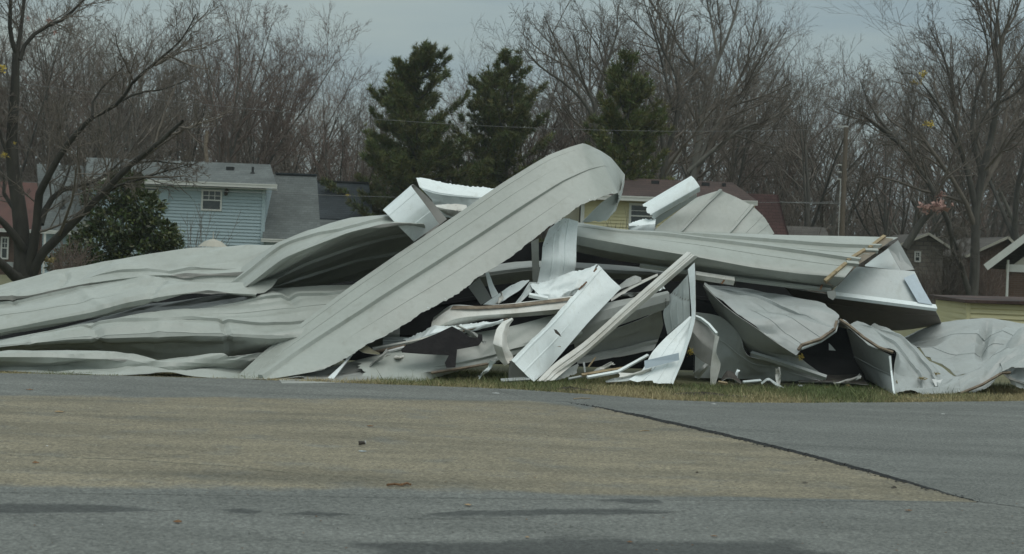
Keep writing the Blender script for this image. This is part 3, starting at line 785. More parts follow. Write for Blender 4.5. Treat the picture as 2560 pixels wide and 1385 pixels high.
# arched sheet with its shadowed hollow
sheet('arched_sheet', rowsd(
    at([2.7, 2.5, 2.5, 2.6], (549, 712), (692, 609), (773, 573), (853, 550), (925, 539), (985, 536), (1060, 540)),
    at([2.3, 2.1, 2.1, 2.2], (566, 720), (703, 622), (782, 590), (858, 566), (930, 553), (988, 547), (1060, 550)),
    at([1.9, 1.6, 1.6, 1.7], (600, 728), (708, 648), (792, 612), (862, 585), (934, 568), (990, 559), (1060, 560)),
    at([1.95, 1.7, 1.75, 1.8], (610, 729), (700, 666), (770, 630), (866, 591), (938, 574), (992, 564), (1062, 566)),
    at([2.6, 2.7, 2.9, 3.0], (614, 730), (705, 694), (790, 655), (880, 622), (960, 598), (1030, 585), (1070, 585)),
    at([3.2, 3.8, 4.2, 4.4], (618, 734), (720, 728), (810, 715), (900, 702), (970, 688), (1040, 660), (1090, 640))),
    ZI, ['grey', 'inner'], 'arched grey roof sheet with a dark hollow beneath its folded lip', seams=[0.14, (0.62, 0.1, 1), (0.80, 0.1, 1)], dents=0, cv=0.85, cu=0.4, smooth=35, step=0.035, seed=4, fac=[(0.035, 0.9, 0.32), (0.012, 0.35, 0.2)])
# the giant slanting panel
GP = [((596, 938), (630, 943), (668, 947), (800, 926)), ((660, 878), (712, 880), (765, 881), (865, 894)), ((755, 806), (805, 815), (853, 824), (942, 850)),
      ((880, 713), (930, 728), (976, 745), (1052, 781)), ((1005, 627), (1057, 646), (1104, 665), (1167, 716)), ((1140, 537), (1176, 566), (1211, 596), (1271, 644)),
      ((1260, 455), (1291, 488), (1322, 524), (1374, 570)), ((1375, 386), (1396, 426), (1414, 465), (1452, 511)), ((1458, 358), (1468, 398), (1476, 436), (1502, 487)),
      ((1492, 371), (1504, 396), (1515, 424), (1541, 480)), ((1528, 394), (1536, 418), (1542, 446), (1548, 496)), ((1562, 436), (1561, 456), (1556, 478), (1540, 520))]
gd = [0.05, 0.22, 0.45, 0.72, 1.0, 1.25, 1.45, 1.65, 1.85, 2.05, 2.5, 3.0]
gp = sheet('slanting_sheet', [[(c[r][0], c[r][1], gd[i] + (0.62, 0.42, 0.22, 0.0)[r] * (0.5 if i == 0 else 1)) for i, c in enumerate(GP)] for r in range(4)],
    ZI, ['grey', 'liner'], 'giant grey panel slanting across the heap with torn lower edge and curled over top', seams=[(0.46, 0.0, 0.9)], ribs=[(0.07, 0, 0.92), (0.24, 0, 0.85), (0.74, 0.05, 0.85)], tear=[('v1', 0.022)], dents=2, damp=0.012, cu=0.6, cv=0.5, smooth=30, fac=(0.006, 0.9, 0.5), seed=5, sw=0.12, sh=0.05)
sheet('torn_flap', rowsd(at([3.2, 2.9, 2.6], (1562, 438), (1552, 476), (1541, 482)), at([3.3, 3.1, 2.9], (1556, 480), (1543, 510), (1500, 510)), at([3.3, 3.1, 2.9], (1540, 525), (1513, 552), (1455, 555))),
    ZI, ['liner', 'liner'], parent=gp, dents=3, damp=0.02, seed=6, tear=[('v1', 0.02)], flip=False)
LOOPFLIP = False
# white ribbed loop and what lies behind it
sheet('rolled_sheet', rowsd(at(2.0, (1105, 590), (1245, 490)), at(1.85, (1018, 502), (1168, 382)), at(2.0, (945, 425), (1098, 290)), at(2.25, (932, 414), (1090, 275)),
    at(2.55, (955, 410), (1112, 276)), at(2.55, (1050, 505), (1205, 365)), at(2.35, (1135, 590), (1290, 465))),
    Z3, ['white', 'inner'], 'pale ribbed panel bent into a loop behind the slanting panel', ribs=[(0.12, 0, 1), (0.3, 0, 1), (0.43, 0, 1)], lin_u=True, cv=0.15, dents=1, damp=0.01, seed=7, flip=LOOPFLIP)
sheet('wall_sheet', rowsd(at(3.5, (1039, 445), (1052, 444), (1135, 463), (1240, 476)), at(3.25, (1043, 455), (1060, 460), (1135, 475), (1240, 486)),
    at(3.15, (1050, 468), (1080, 478), (1140, 487), (1240, 494)), at(3.2, (1080, 500), (1110, 507), (1160, 512), (1240, 520)), at(3.3, (1090, 540), (1130, 545), (1180, 548), (1240, 550))),
    ZI, ['white', 'liner'], 'crumpled pale wall panel sticking out behind the ribbed loop', ribs=[0.5], dents=0, tear=[('v0', 0.02)], seed=8, step=0.025, fac=[(0.03, 0.4, 0.2), (0.01, 0.15, 0.12)])
sheet('scrap_sheet', rowsd(at(2.7, (1225, 385), (1290, 375), (1400, 388)), at(2.6, (1230, 400), (1300, 410), (1400, 420)), at(2.7, (1285, 440), (1320, 450), (1400, 460))),
    Z3, ['dirty', 'inner'], 'small folded grey scrap between the ribbed loop and the slanting panel', dents=5, damp=0.03, seed=9)
# hanging panel
sheet('hanging_sheet', rowsd(
    at([2.1, 1.95, 1.8, 1.85, 1.7], (1372, 572), (1357, 613), (1354, 650), (1347, 690), (1336, 735)), at([2.1, 1.9, 1.75, 1.8, 1.65], (1410, 545), (1398, 600), (1397, 650), (1392, 690), (1385, 735)),
    at([2.2, 2.0, 1.85, 1.9, 1.75], (1445, 553), (1441, 610), (1440, 660), (1435, 690), (1428, 735))),
    ZI, ['white', 'liner'], 'pale panel hanging straight down under the slanting panel', ribs=[0.3, 0.66], dents=4, damp=0.03, seed=10)
sheet('hanging_strip', rowsd(at(2.35, (1328, 604), (1330, 660), (1332, 710)), at(2.2, (1346, 596), (1347, 660), (1349, 710))), ZI, ['dirty', 'inner'], 'narrow soiled strip hanging beside the pale hanging panel', 'strip', dents=3, damp=0.02, seed=11)
# big fanned roof section on the right
J_seam = (0.26, 0.50)
jr = sheet('roof_section', rowsd(
    at([3.9, 3.5, 3.2, 3.1, 3.0, 2.95, 2.9, 2.9], (1385, 545), (1444, 555), (1544, 571), (1635, 579), (1800, 582), (2000, 587), (2120, 589), (2245, 592)),
    at([3.7, 3.0, 2.7, 2.6, 2.45, 2.4, 2.35, 2.3], (1385, 549), (1444, 560), (1544, 576), (1660, 585), (1800, 596), (1960, 610), (2090, 620), (2193, 626)),
    at([3.4, 2.6, 2.3, 2.2, 2.05, 1.95, 1.85, 1.8], (1385, 553), (1444, 566), (1544, 580), (1660, 589), (1787, 605), (1930, 626), (2040, 642), (2143, 658)),
    at([3.2, 2.3, 1.9, 1.7, 1.58, 1.5, 1.48, 1.45], (1385, 575), (1444, 590), (1520, 604), (1620, 622), (1740, 642), (1880, 668), (2000, 684), (2112, 693)),
    at([3.2, 2.3, 1.95, 1.78, 1.68, 1.62, 1.6, 1.6], (1385, 597), (1444, 612), (1520, 628), (1620, 645), (1740, 661), (1880, 683), (1990, 700), (2092, 713)),
    at([3.4, 2.6, 2.3, 2.1, 2.0, 1.95, 1.9, 1.85], (1385, 612), (1444, 630), (1544, 652), (1620, 662), (1737, 677), (1850, 692), (1975, 709), (2075, 728))),
    ZI, ['grey', 'inner'], 'large fanned grey roof section with spreading seams and battens along its end', seams=[(0.23, 0.25, 1), (0.48, 0.12, 1)], ribs=[(0.36, 0.3, 1), (0.6, 0.25, 1)], dents=2, damp=0.015, cv=0.65, cu=0.5, fac=(0.012, 1.2, 0.4), smooth=30, seed=12, sw=0.11, sh=0.05)
def jd(y, off):
    return float(np.interp(420 + y / 3.2, [592, 626, 658, 693, 713, 728], [2.9, 2.3, 1.8, 1.45, 1.6, 1.95])) - off
for a, b_ in (((1955, 548), (1835, 640)), ((1800, 655), (1662, 742)), ((1645, 765), (1480, 905))):
    stick('batten', [(a[0], a[1], jd(a[1], 0.10)), ((a[0] + b_[0]) / 2, (a[1] + b_[1]) / 2, jd((a[1] + b_[1]) / 2, 0.10)), (b_[0], b_[1], jd(b_[1], 0.10))], Z7, 'wood', 0.05, 0.05, parent=jr)
for q4 in (((1962, 556), (2030, 566), (1905, 655), (1842, 652)), ((1815, 668), (1895, 672), (1745, 775), (1680, 755)), ((1655, 778), (1732, 790), (1560, 950), (1480, 925))):
    plate('underlay', [(x, y, jd(y, 0.055)) for x, y in q4], Z7, 'underlay', parent=jr, thick=0.02)
for a, b_ in (((1800, 660), (1900, 664)), ((1650, 760), (1745, 770))):
    stick('seam_end', [(a[0], a[1], jd(a[1], 0.09)), (b_[0], b_[1], jd(b_[1], 0.07))], Z7, 'grey', 0.06, 0.06, parent=jr)
stick('flashing', [(0, 780, 1.95), (440, 842, 1.9), (900, 905, 1.8), (1520, 978, 1.62)], Z7, 'grey', 0.05, 0.05, parent=jr)
stick('eave_trim', [(1738, 688, 1.7), (1834, 703, 1.62)], ZI, 'dirty', 0.09, 0.09, 'short soiled eave trim poking out below the fanned roof section', 'trim')
plate('rust_strap', [(645, 925, 1.55), (680, 878, 1.6), (694, 880, 1.6), (660, 928, 1.55)], Z7, 'rust', 'rusty strap wrapped round the short eave trim', 'strap')
plate('rust_strap', [(1435, 972, 1.5), (1450, 930, 1.6), (1466, 932, 1.6), (1450, 975, 1.5)], Z7, 'rust', 'rusty strap at the lower corner of the battened end', 'strap')
# gable end under it
ge = sheet('gable_sheet', rowsd(at([2.75, 2.65], (1730, 790), (1900, 802), (2195, 830)), at([2.5, 2.42], (1640, 880), (1950, 920), (2265, 965)), at([2.3, 2.2], (1540, 985), (1950, 1040), (2345, 1108))),  # the roof's shade is in the colour: darker liner instead of white
    Z7, ['liner', 'liner'], 'pale gable panel sheltered under the battened end of the fanned roof section', dents=4, damp=0.015, wave=0.006, seed=13)
sheet('gable_sheet', rowsd(at(3.4, (1800, 775), (1990, 635)), at(3.1, (1800, 785), (2090, 820))), Z7, ['liner', 'liner'], 'small grey triangle panel just above the pale gable panel', dents=1, seed=14)
plate('corner_plate', [(1985, 640, 3.0), (2065, 578, 3.0), (2195, 812, 2.75), (2090, 822, 2.75)], Z7, 'slate', 'dark slate corner plate standing at the peak of the gable', 'plate', thick=0.02)
stick('purlin', [(1560, 1015, 2.2), (2360, 1118, 2.15)], Z7, 'white', 0.10, 0.055, 'white purlin along the foot of the pale gable panel', 'purlin')
plate('pane_patch', [(2110, 880, 2.48), (2195, 845, 2.56), (2340, 1095, 2.14), (2225, 1075, 2.15)], Z7, 'blue', parent=ge, thick=0.008)
sheet('soffit_sheet', rowsd(at([2.6, 2.35, 2.3], (1160, 960), (1500, 1010), (1950, 1075), (2362, 1140)), at([3.2, 3.0, 2.9], (1250, 1060), (1600, 1110), (2000, 1160), (2390, 1190)), at([3.6, 3.4, 3.3], (1300, 1230), (1700, 1285), (2080, 1300), (2415, 1252))),
    Z7, ['brown', 'inner'], 'dark brown soffit panel below the white purlin', dents=4, damp=0.02, ribs=[0.5], seed=15)
plate('hanging_tag', [(1495, 985, 1.5), (1560, 980, 1.5), (1572, 1020, 1.5), (1545, 1058, 1.5), (1505, 1035, 1.5)], Z7, 'greyd', 'small torn grey tab dangling from the battened corner', 'scrap')
# fan sheet standing behind
sheet('fan_sheet', rowsd(at([4.3, 4.9], (90, 560), (120, 495), (300, 350), (450, 240)), at([4.3, 4.9], (270, 560), (330, 500), (480, 340), (640, 178)),
    at([4.3, 4.9], (500, 560), (520, 510), (660, 350), (770, 235)), at([4.3, 4.8], (690, 560), (725, 520), (820, 400), (900, 308)), at([4.3, 4.7], (860, 560), (880, 520), (950, 450), (1000, 400)), at([4.3, 4.6], (1000, 570), (1020, 545), (1050, 535), (1075, 524))),
    Z7, ['grey', 'inner'], 'curved grey fan of roof sheet standing in front of the brown roofed yellow house', seams=[0.24, 0.66], ribs=[0.8, 0.9], dents=4, damp=0.02, wave=0.01, seed=16, sw=0.07)
rw = sheet('rolled_trim', rowsd(at(4.25, (20, 292), (410, 62)), at(4.0, (45, 325), (440, 92)), at(3.9, (85, 372), (478, 150)), at(4.0, (112, 405), (482, 186))), Z7, ['white', 'liner'], 'bright white rolled trim jutting up before the yellow house', 'trim', lin_u=True, dents=1, damp=0.01, cv=0.3, seed=17, tear=[('u0', 0.03)])
sheet('flange', rowsd(at(4.05, (112, 408), (455, 208)), at(4.15, (112, 470), (452, 236))), Z7, ['liner', 'liner'], parent=rw, lin_u=True, dents=2, damp=0.01, seed=18)
sheet('scrap_sheet', rowsd(at(4.0, (1578, 556), (1605, 551), (1640, 548)), at(3.8, (1572, 566), (1600, 563), (1638, 560)), at(3.8, (1578, 578), (1605, 576), (1636, 580))), ZI, ['white', 'liner'], 'small crumpled white scrap at the foot of the white rolled trim', dents=0, tear=[('v0', 0.02), ('u0', 0.02)], seed=19, step=0.02, fac=(0.03, 0.15, 0.12))
# sheets deep in the middle
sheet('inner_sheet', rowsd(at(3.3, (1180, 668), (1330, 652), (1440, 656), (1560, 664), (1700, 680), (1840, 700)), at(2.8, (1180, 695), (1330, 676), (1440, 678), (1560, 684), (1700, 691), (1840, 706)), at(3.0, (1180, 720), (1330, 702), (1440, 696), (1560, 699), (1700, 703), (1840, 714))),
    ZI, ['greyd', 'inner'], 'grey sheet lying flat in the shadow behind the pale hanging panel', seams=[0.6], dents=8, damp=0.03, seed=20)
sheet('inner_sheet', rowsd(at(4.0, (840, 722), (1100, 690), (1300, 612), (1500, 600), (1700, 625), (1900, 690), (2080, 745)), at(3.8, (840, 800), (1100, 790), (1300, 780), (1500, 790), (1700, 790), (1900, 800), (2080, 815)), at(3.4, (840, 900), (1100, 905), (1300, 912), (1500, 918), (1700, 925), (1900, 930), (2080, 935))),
    ZI, ['black', 'black'], 'added black sheet painting the shadow behind the white debris', seams=[0.35, 0.7], dents=12, damp=0.04, seed=21)  # added backdrop, coloured black to act as the shadow behind the debris
sheet('inner_sheet', rowsd(at(1.9, (1390, 348), (1490, 265)), at(1.75, (1500, 500), (1600, 455))), Z4, ['greyd', 'inner'], 'tilted grey scrap sheet just under the torn edge of the slanting panel', dents=2, damp=0.02, seed=22)
sheet('strip', rowsd(at([1.75, 1.6], (1540, 212), (1565, 330), (1600, 445)), at([1.75, 1.6], (1572, 215), (1615, 330), (1660, 410))), Z4, ['white', 'liner'], 'narrow white strip poking up from under the torn panel edge', 'strip', seed=23)
# front debris
o1 = sheet('white_sheet', rowsd(at([1.25, 0.95, 0.65, 0.35, 0.03], (1497, 664), (1427, 746), (1380, 798), (1328, 849), (1279, 901)), at([1.15, 0.85, 0.55, 0.28, 0.0], (1525, 692), (1447, 777), (1383, 850), (1340, 893), (1307, 928)),
    at([1.1, 0.8, 0.5, 0.25, 0.0], (1553, 720), (1468, 809), (1383, 908), (1358, 935), (1336, 953))), ZI, ['white', 'liner'], 'bright white torn panel leaning diagonally in the middle of the debris', ribs=[0.12, (0.55, 0.35, 1)], dents=2, damp=0.012, tear=[('v0', 0.010)], fac=(0.012, 0.7, 0.3), seed=24)
plate('tear_shade_plate', [(745, 740, 0.42), (770, 745, 0.42), (800, 780, 0.4), (815, 812, 0.38), (790, 795, 0.38), (760, 775, 0.4)], Z6, 'dark', parent=o1, thick=0.01)  # dark plate on the surface paints the shade of a hole
for a, b_ in (((1110, 215), (1135, 188)), ((1000, 355), (1045, 308)), ((975, 378), (1005, 345))):
    stick('rust_streak', [(a[0], a[1], 1.02), (b_[0], b_[1], 1.06)], Z6, 'rust', 0.02, 0.012, parent=o1)
plate('end_flap', [(340, 1030, 0.12), (375, 1030, 0.05), (560, 1208, 0.02), (330, 1208, 0.2)], Z6, 'inner', parent=o1, thick=0.01)
o2 = sheet('eave_channel', rowsd(at([0.62, 0.42, 0.25, 0.15, 0.0], (1960, 32), (1400, 520), (1000, 872), (740, 1062), (590, 1212)), at([0.5, 0.33, 0.18, 0.08, 0.0], (2010, 60), (1450, 545), (1000, 950), (740, 1140), (670, 1215)), at([0.58, 0.4, 0.24, 0.12, 0.0], (2060, 78), (1500, 562), (1000, 1002), (860, 1110), (750, 1203))),
    Z6, ['dirty', 'liner'], 'long ribbed off white channel leaning up to the right across the debris', 'channel', seams=[0.30, 0.62], sw=0.05, sh=0.02, thick=0.008, cv=0.9, dents=1, damp=0.01, seed=25)
sheet('crumpled_sheet', rowsd(at(1.6, (520, 330), (620, 322), (820, 252), (1000, 215), (1155, 162)), at(1.4, (560, 380), (700, 350), (850, 320), (980, 290), (1080, 250)), at(1.3, (600, 420), (720, 420), (850, 400), (950, 370), (1020, 340)), at(1.3, (690, 465), (780, 468), (880, 445), (940, 420), (990, 395))),
    Z6, ['white', 'liner'], 'crumpled white sheet wedged behind the top of the leaning white panel', dents=0, tear=[('v0', 0.015)], seed=26, smooth=30, step=0.02, fac=[(0.05, 0.3, 0.2), (0.02, 0.12, 0.1)])
stick('box_lip', [(520, 428, 1.2), (690, 462, 1.15)], Z6, 'white', 0.05, 0.05, 'short white boxed lip below the crumpled white sheet', 'trim')
sheet('blade_scrap', rowsd(at([1.6, 1.7], (100, 515), (240, 420), (380, 325), (520, 290)), at([1.45, 1.6], (240, 520), (330, 450), (440, 380), (520, 298))), Z6, ['white', 'liner'], 'pointed white sheet blade leaning left of the crumpled white sheet', dents=4, damp=0.03, seed=27)
sheet('blade_scrap', rowsd(at([1.6, 1.4], (525, 308), (470, 400), (390, 505)), at([1.55, 1.35], (615, 318), (540, 400), (430, 508))), Z6, ['liner', 'liner'], 'narrow pale blade lying beside the pointed white one', dents=3, damp=0.02, seed=28)
o5 = sheet('soiled_beam', rowsd(at(1.2, (1085, 795), (1128, 763), (1202, 764), (1286, 758), (1432, 741)), at(0.95, (1080, 806), (1124, 774), (1202, 772), (1300, 767), (1430, 752)),
    at(0.88, (1078, 822), (1137, 798), (1200, 789), (1290, 783), (1400, 773)), at(0.98, (1092, 833), (1137, 819), (1196, 801), (1286, 795), (1393, 787))), ZI, ['dirty', 'inner'], 'bent soiled white beam lying across the debris under the leaning white panel', 'beam', dents=0, thick=0.008, cv=0.95, step=0.025, fac=(0.015, 0.4, 0.2), seed=29)
plate('stained_top', [(1133, 764, 1.02), (1202, 765, 1.02), (1290, 759, 1.02), (1425, 743, 1.02), (1425, 751, 0.93), (1290, 768, 0.92), (1202, 773, 0.92), (1126, 773, 0.93)], ZI, 'oldwood', parent=o5, thick=0.01)
sheet('crumpled_sheet', rowsd(at(0.9, (1005, 846), (1075, 817), (1140, 812), (1265, 797)), at(0.7, (1030, 852), (1090, 832), (1150, 824), (1258, 803)), at(0.72, (1060, 858), (1110, 842), (1158, 834), (1250, 808))), ZI, ['white', 'liner'], 'crumpled white sheet squeezed below the soiled beam', dents=0, tear=[('v0', 0.015), ('u0', 0.03)], seed=30, smooth=30, step=0.02, fac=[(0.04, 0.25, 0.2), (0.015, 0.1, 0.1)])
o8 = sheet('lower_sheet', rowsd(at([0.55, 0.62, 0.72, 0.95, 1.35], (410, 1010), (560, 962), (800, 903), (1100, 840), (1350, 775), (1700, 710), (2150, 595), (2400, 540)),
    at([0.3, 0.38, 0.5, 0.75, 1.2], (425, 1070), (600, 1050), (850, 1030), (1100, 1000), (1330, 950), (1640, 870), (2000, 760), (2400, 640)),
    at([0.08, 0.12, 0.25, 0.6, 1.1], (470, 1150), (650, 1170), (900, 1115), (1060, 1095), (1300, 1060), (1560, 1025), (1950, 900), (2400, 760)),
    at([0.1, 0.25, 0.4, 0.75, 1.2], (525, 1206), (660, 1204), (930, 1190), (1100, 1148), (1330, 1090), (1640, 1018), (1960, 930), (2400, 800))),
    Z4, ['grey', 'inner'], 'wide light grey panel lying low in front with a torn left end', seams=[(0.56, 0.30, 0.95)], tear=[('u0', 0.06), ('v1', 0.015)], dents=0, fac=[(0.02, 0.9, 0.35), (0.006, 0.3, 0.2)], seed=31)
stick('wood_strip', [(1060, 1112, 0.10), (1300, 1075, 0.16), (1560, 1030, 0.24)], Z4, 'oldwood', 0.03, 0.025, parent=o8)
tp = [(790, 905), (830, 870), (1110, 760), (1245, 695), (1330, 740), (1400, 790), (1470, 800), (1480, 765), (1512, 768), (1517, 820), (1480, 868), (1290, 903), (1275, 1060), (1195, 1066), (1180, 1022), (1215, 955), (1010, 945), (800, 930)]
plate('roofing_felt', [(x, y, 0.52 - (y - 700) * 0.0016) for x, y in tp], Z4, 'tar', 'torn black roofing felt draped over the low grey panel', 'roofing felt', thick=0.008)
sheet('low_sheet', rowsd(at([0.5, 0.75], (690, 944), (840, 914), (955, 884)), at([0.3, 0.5], (700, 952), (850, 935), (950, 915)), at([0.45, 0.5], (705, 958), (860, 956), (950, 950))), ZI, ['greyd', 'inner'], 'low dull grey sheet under the foot of the slanting panel', ribs=[0.5], dents=4, damp=0.02, seed=32)
sheet('strip', rowsd(at([0.5, 0.25, 0.0], (405, 848), (290, 1008), (125, 1166)), at([0.5, 0.25, 0.0], (432, 868), (315, 1000), (185, 1172))), Z4, ['white', 'liner'], 'slim white strip propped up at the foot of the slanting panel', 'strip', thick=0.015, seed=33)
sheet('olive_flap', rowsd(at([0.5, 0.45], (415, 845), (480, 858), (540, 905), (605, 935)), at([0.42, 0.4], (400, 890), (450, 928), (520, 940), (595, 948))), Z4, ['olive', 'olive'], 'curled olive flap at the top of the slim white strip', 'flap', seed=34)
sheet('grey_channel', rowsd(at(1.1, (630, 788), (760, 790), (900, 797)), at(0.95, (630, 815), (760, 817), (880, 822)), at(0.95, (630, 866), (740, 866), (820, 862))), Z4, ['slate', 'inner'], 'short bluish grey channel end behind the wood boards', 'channel', seams=[0.3, 0.7], sw=0.03, sh=0.012, seed=35)
stick('trim_board', [(540, 898, 0.72), (900, 830, 0.7), (1330, 733, 0.62)], Z4, 'dirty', 0.035, 0.035, 'long off white trim board above the black felt', 'board')
stick('wood_board', [(555, 925, 0.66), (830, 868, 0.62)], Z4, 'oldwood', 0.03, 0.03, 'orange brown broken wood board left of the black felt', 'board')
stick('wood_board', [(1340, 740, 0.7), (1550, 690, 0.72), (1740, 632, 0.74)], Z4, 'oldwood', 0.02, 0.02, 'thin brown wood lath right of the black felt', 'board')
stick('white_lath', [(660, 925, 0.62), (820, 882, 0.6)], Z4, 'paper', 0.03, 0.03, 'short white splinter left of the black felt', 'splinter')
sheet('curled_strip', rowsd(at([0.75, 0.5, 0.3, 0.15, 0.2, 0.15], (1775, 620), (1700, 650), (1640, 725), (1610, 850), (1650, 980), (1712, 1046)), at([0.7, 0.42, 0.22, 0.08, 0.12, 0.1], (1785, 628), (1725, 680), (1690, 770), (1690, 880), (1720, 980), (1742, 1030)), at([0.7, 0.5, 0.32, 0.22, 0.22, 0.12], (1795, 640), (1745, 712), (1735, 800), (1755, 900), (1790, 970), (1768, 1010))),
    Z4, ['dirty', 'inner'], 'curled soiled strip hanging in front of the low grey panel', 'strip', dents=0, fac=(0.015, 0.25, 0.15), step=0.02, cu=0.7, seed=36)
stick('ground_strip', [(1680, 1185, 0.02), (1930, 1168, 0.02)], Z4, 'slate', 0.06, 0.02, 'flat grey strip on the grass left of the leaning white panel', 'strip', lift=0.01)
o18 = sheet('box_beam', rowsd(at([1.5, 1.15, 1.05], (640, 640), (930, 560), (1300, 480), (1780, 385)), at([1.4, 1.0, 0.9], (640, 720), (940, 640), (1300, 540), (1798, 410)), at([1.4, 0.98, 0.88], (640, 830), (940, 740), (1300, 625), (1800, 480)), at([1.4, 1.05, 0.95], (640, 960), (940, 868), (1300, 722), (1800, 546))), Z6, ['greyd', 'inner'], 'wide taupe box beam with bolt holes at its end behind the ribbed channel', 'beam', dents=0, thick=0.008, cv=0.95, fac=(0.015, 0.6, 0.3), seed=37)
for k in range(5):
    stick('bolt', [(1766, 462 + k * 18, 0.87), (1766, 470 + k * 18, 0.87)], Z6, 'dark', 0.012, 0.012, parent=o18)
sheet('lower_girt', rowsd(at([1.15, 1.1], (930, 872), (1300, 742), (1728, 572)), at([1.3, 1.3], (950, 960), (1300, 850), (1742, 700)), at([1.4, 1.45], (955, 1005), (1330, 930), (1700, 830)), at([1.2, 1.3], (960, 1046), (1350, 988), (1655, 930))), Z6, ['greyd', 'inner'], 'shadowed taupe panel below the wide box beam', seams=[0.78], dents=7, damp=0.025, seed=38)
sheet('scrap_sheet', rowsd(at([0.1, 0.4], (740, 1185), (860, 1105), (975, 1048)), at([0.08, 0.3], (780, 1212), (880, 1180), (945, 1140))), Z6, ['greyd', 'inner'], 'small torn grey scrap right of the foot of the ribbed channel', tear=[('u1', 0.04), ('v1', 0.02)], dents=4, damp=0.02, seed=39)
stick('ground_lath', [(1000, 1170, 0.1), (1400, 1105, 0.35)], Z6, 'wood', 0.04, 0.025, 'yellowed lath lying on the grass by the leaning bent wall sheet', 'lath', lift=0.02)
stick('ground_lath', [(1050, 1192, 0.05), (1330, 1140, 0.25), (1600, 992, 0.6)], Z6, 'white', 0.04, 0.03, 'white lath rising from the grass to the bent wall sheet', 'lath', lift=0.02)
stick('ground_lath', [(880, 1200, 0.05), (1050, 1165, 0.15)], Z6, 'slate', 0.03, 0.02, 'short grey lath at the foot of the ribbed channel', 'lath', lift=0.01)
stick('post_stub', [(1018, 1045, 0.5), (1030, 1135, 0.4)], Z6, 'slate', 0.025, 0.025, 'thin upright grey stub in the dark gap under the box beam', 'stub')
sheet('scrap_sheet', rowsd(at(1.5, (1260, 395), (1480, 250), (1540, 268)), at(1.35, (1275, 420), (1420, 345), (1545, 300))), Z6, ['greyd', 'inner'], 'dull grey scrap lying flat behind the ribbed channel', dents=4, damp=0.02, seed=40)
sheet('strip', rowsd(at(1.4, (1265, 455), (1400, 365), (1690, 232)), at(1.3, (1270, 485), (1410, 395), (1695, 250))), Z6, ['dirty', 'inner'], 'narrow soiled strip running up behind the ribbed channel', 'strip', dents=2, seed=41)
# bent wall sheet on the right of the debris
bw = sheet('bent_wall_sheet', rowsd(at([0.62, 0.5, 0.32, 0.2, 0.05], (1985, 622), (1780, 800), (1640, 952), (1550, 1110), (1420, 1200)), at([0.6, 0.45, 0.28, 0.14, 0.02], (2010, 630), (1890, 820), (1800, 960), (1720, 1100), (1640, 1215)), at([0.62, 0.5, 0.3, 0.15, 0.0], (2032, 640), (1988, 800), (1950, 935), (1890, 1092), (1832, 1240))),
    Z6, ['white', 'liner'], 'bent white wall sheet standing on the grass with a blue plate across it', ribs=[0.3, 0.6], dents=6, damp=0.02, tear=[('u1', 0.03)], seed=42)
plate('blue_plate', [(1570, 1028, 0.1), (1885, 955, 0.12), (1888, 1022, 0.1), (1575, 1100, 0.06)], Z6, 'blue', parent=bw, thick=0.02)
sheet('low_wing', rowsd(at(0.3, (1550, 1112), (1400, 1150), (1215, 1212)), at(0.08, (1545, 1190), (1400, 1212), (1230, 1222))), Z6, ['liner', 'inner'], parent=bw, dents=2, seed=43)
rs = sheet('ribbed_inner_sheet', rowsd(at(0.95, (1795, 428), (1742, 600), (1780, 790)), at(0.85, (1880, 345), (1850, 560), (1862, 720)), at(0.8, (1968, 240), (1982, 450), (1988, 622))), Z6, ['liner', 'inner'], 'upright ribbed grey sheet between the box beam and the white edge trim', ribs=[0.25, 0.5, 0.75], dents=3, damp=0.02, seed=44)
sheet('edge_trim', rowsd(at([1.0, 0.8, 0.6, 0.4, 0.2, 0.0], (1970, 195), (1990, 420), (2003, 620), (1960, 800), (1890, 1010), (1815, 1225)), at([0.95, 0.72, 0.52, 0.33, 0.14, 0.0], (2026, 132), (2036, 400), (2036, 630), (1992, 800), (1925, 1000), (1832, 1242))), Z6, ['white', 'liner'], 'tall folded white edge trim standing beside the bent wall sheet', 'trim', dents=0, thick=0.008, fac=(0.012, 0.4, 0.15), seed=45)
# twisted piece
tw = sheet('twisted_sheet', rowsd(at([0.9, 0.6], (115, 345), (200, 395), (272, 468)), at([0.8, 0.5], (90, 440), (160, 520), (255, 590)), at([0.9, 0.5], (65, 560), (130, 640), (235, 705))), Z8, ['inner', 'inner'], 'twisted dark panel with a pale rim right of the bent wall sheet', dents=4, damp=0.02, seed=46)
stick('rim', [(118, 335, 0.9), (160, 352, 0.8), (215, 395, 0.68), (272, 462, 0.5)], Z8, 'white', 0.035, 0.05, parent=tw)
sheet('fold', rowsd(at(0.45, (262, 465), (240, 610), (228, 700), (225, 838)), at(0.4, (292, 482), (268, 608), (302, 680), (262, 842))), Z8, ['dirty', 'inner'], parent=tw, dents=3, damp=0.02, seed=47)
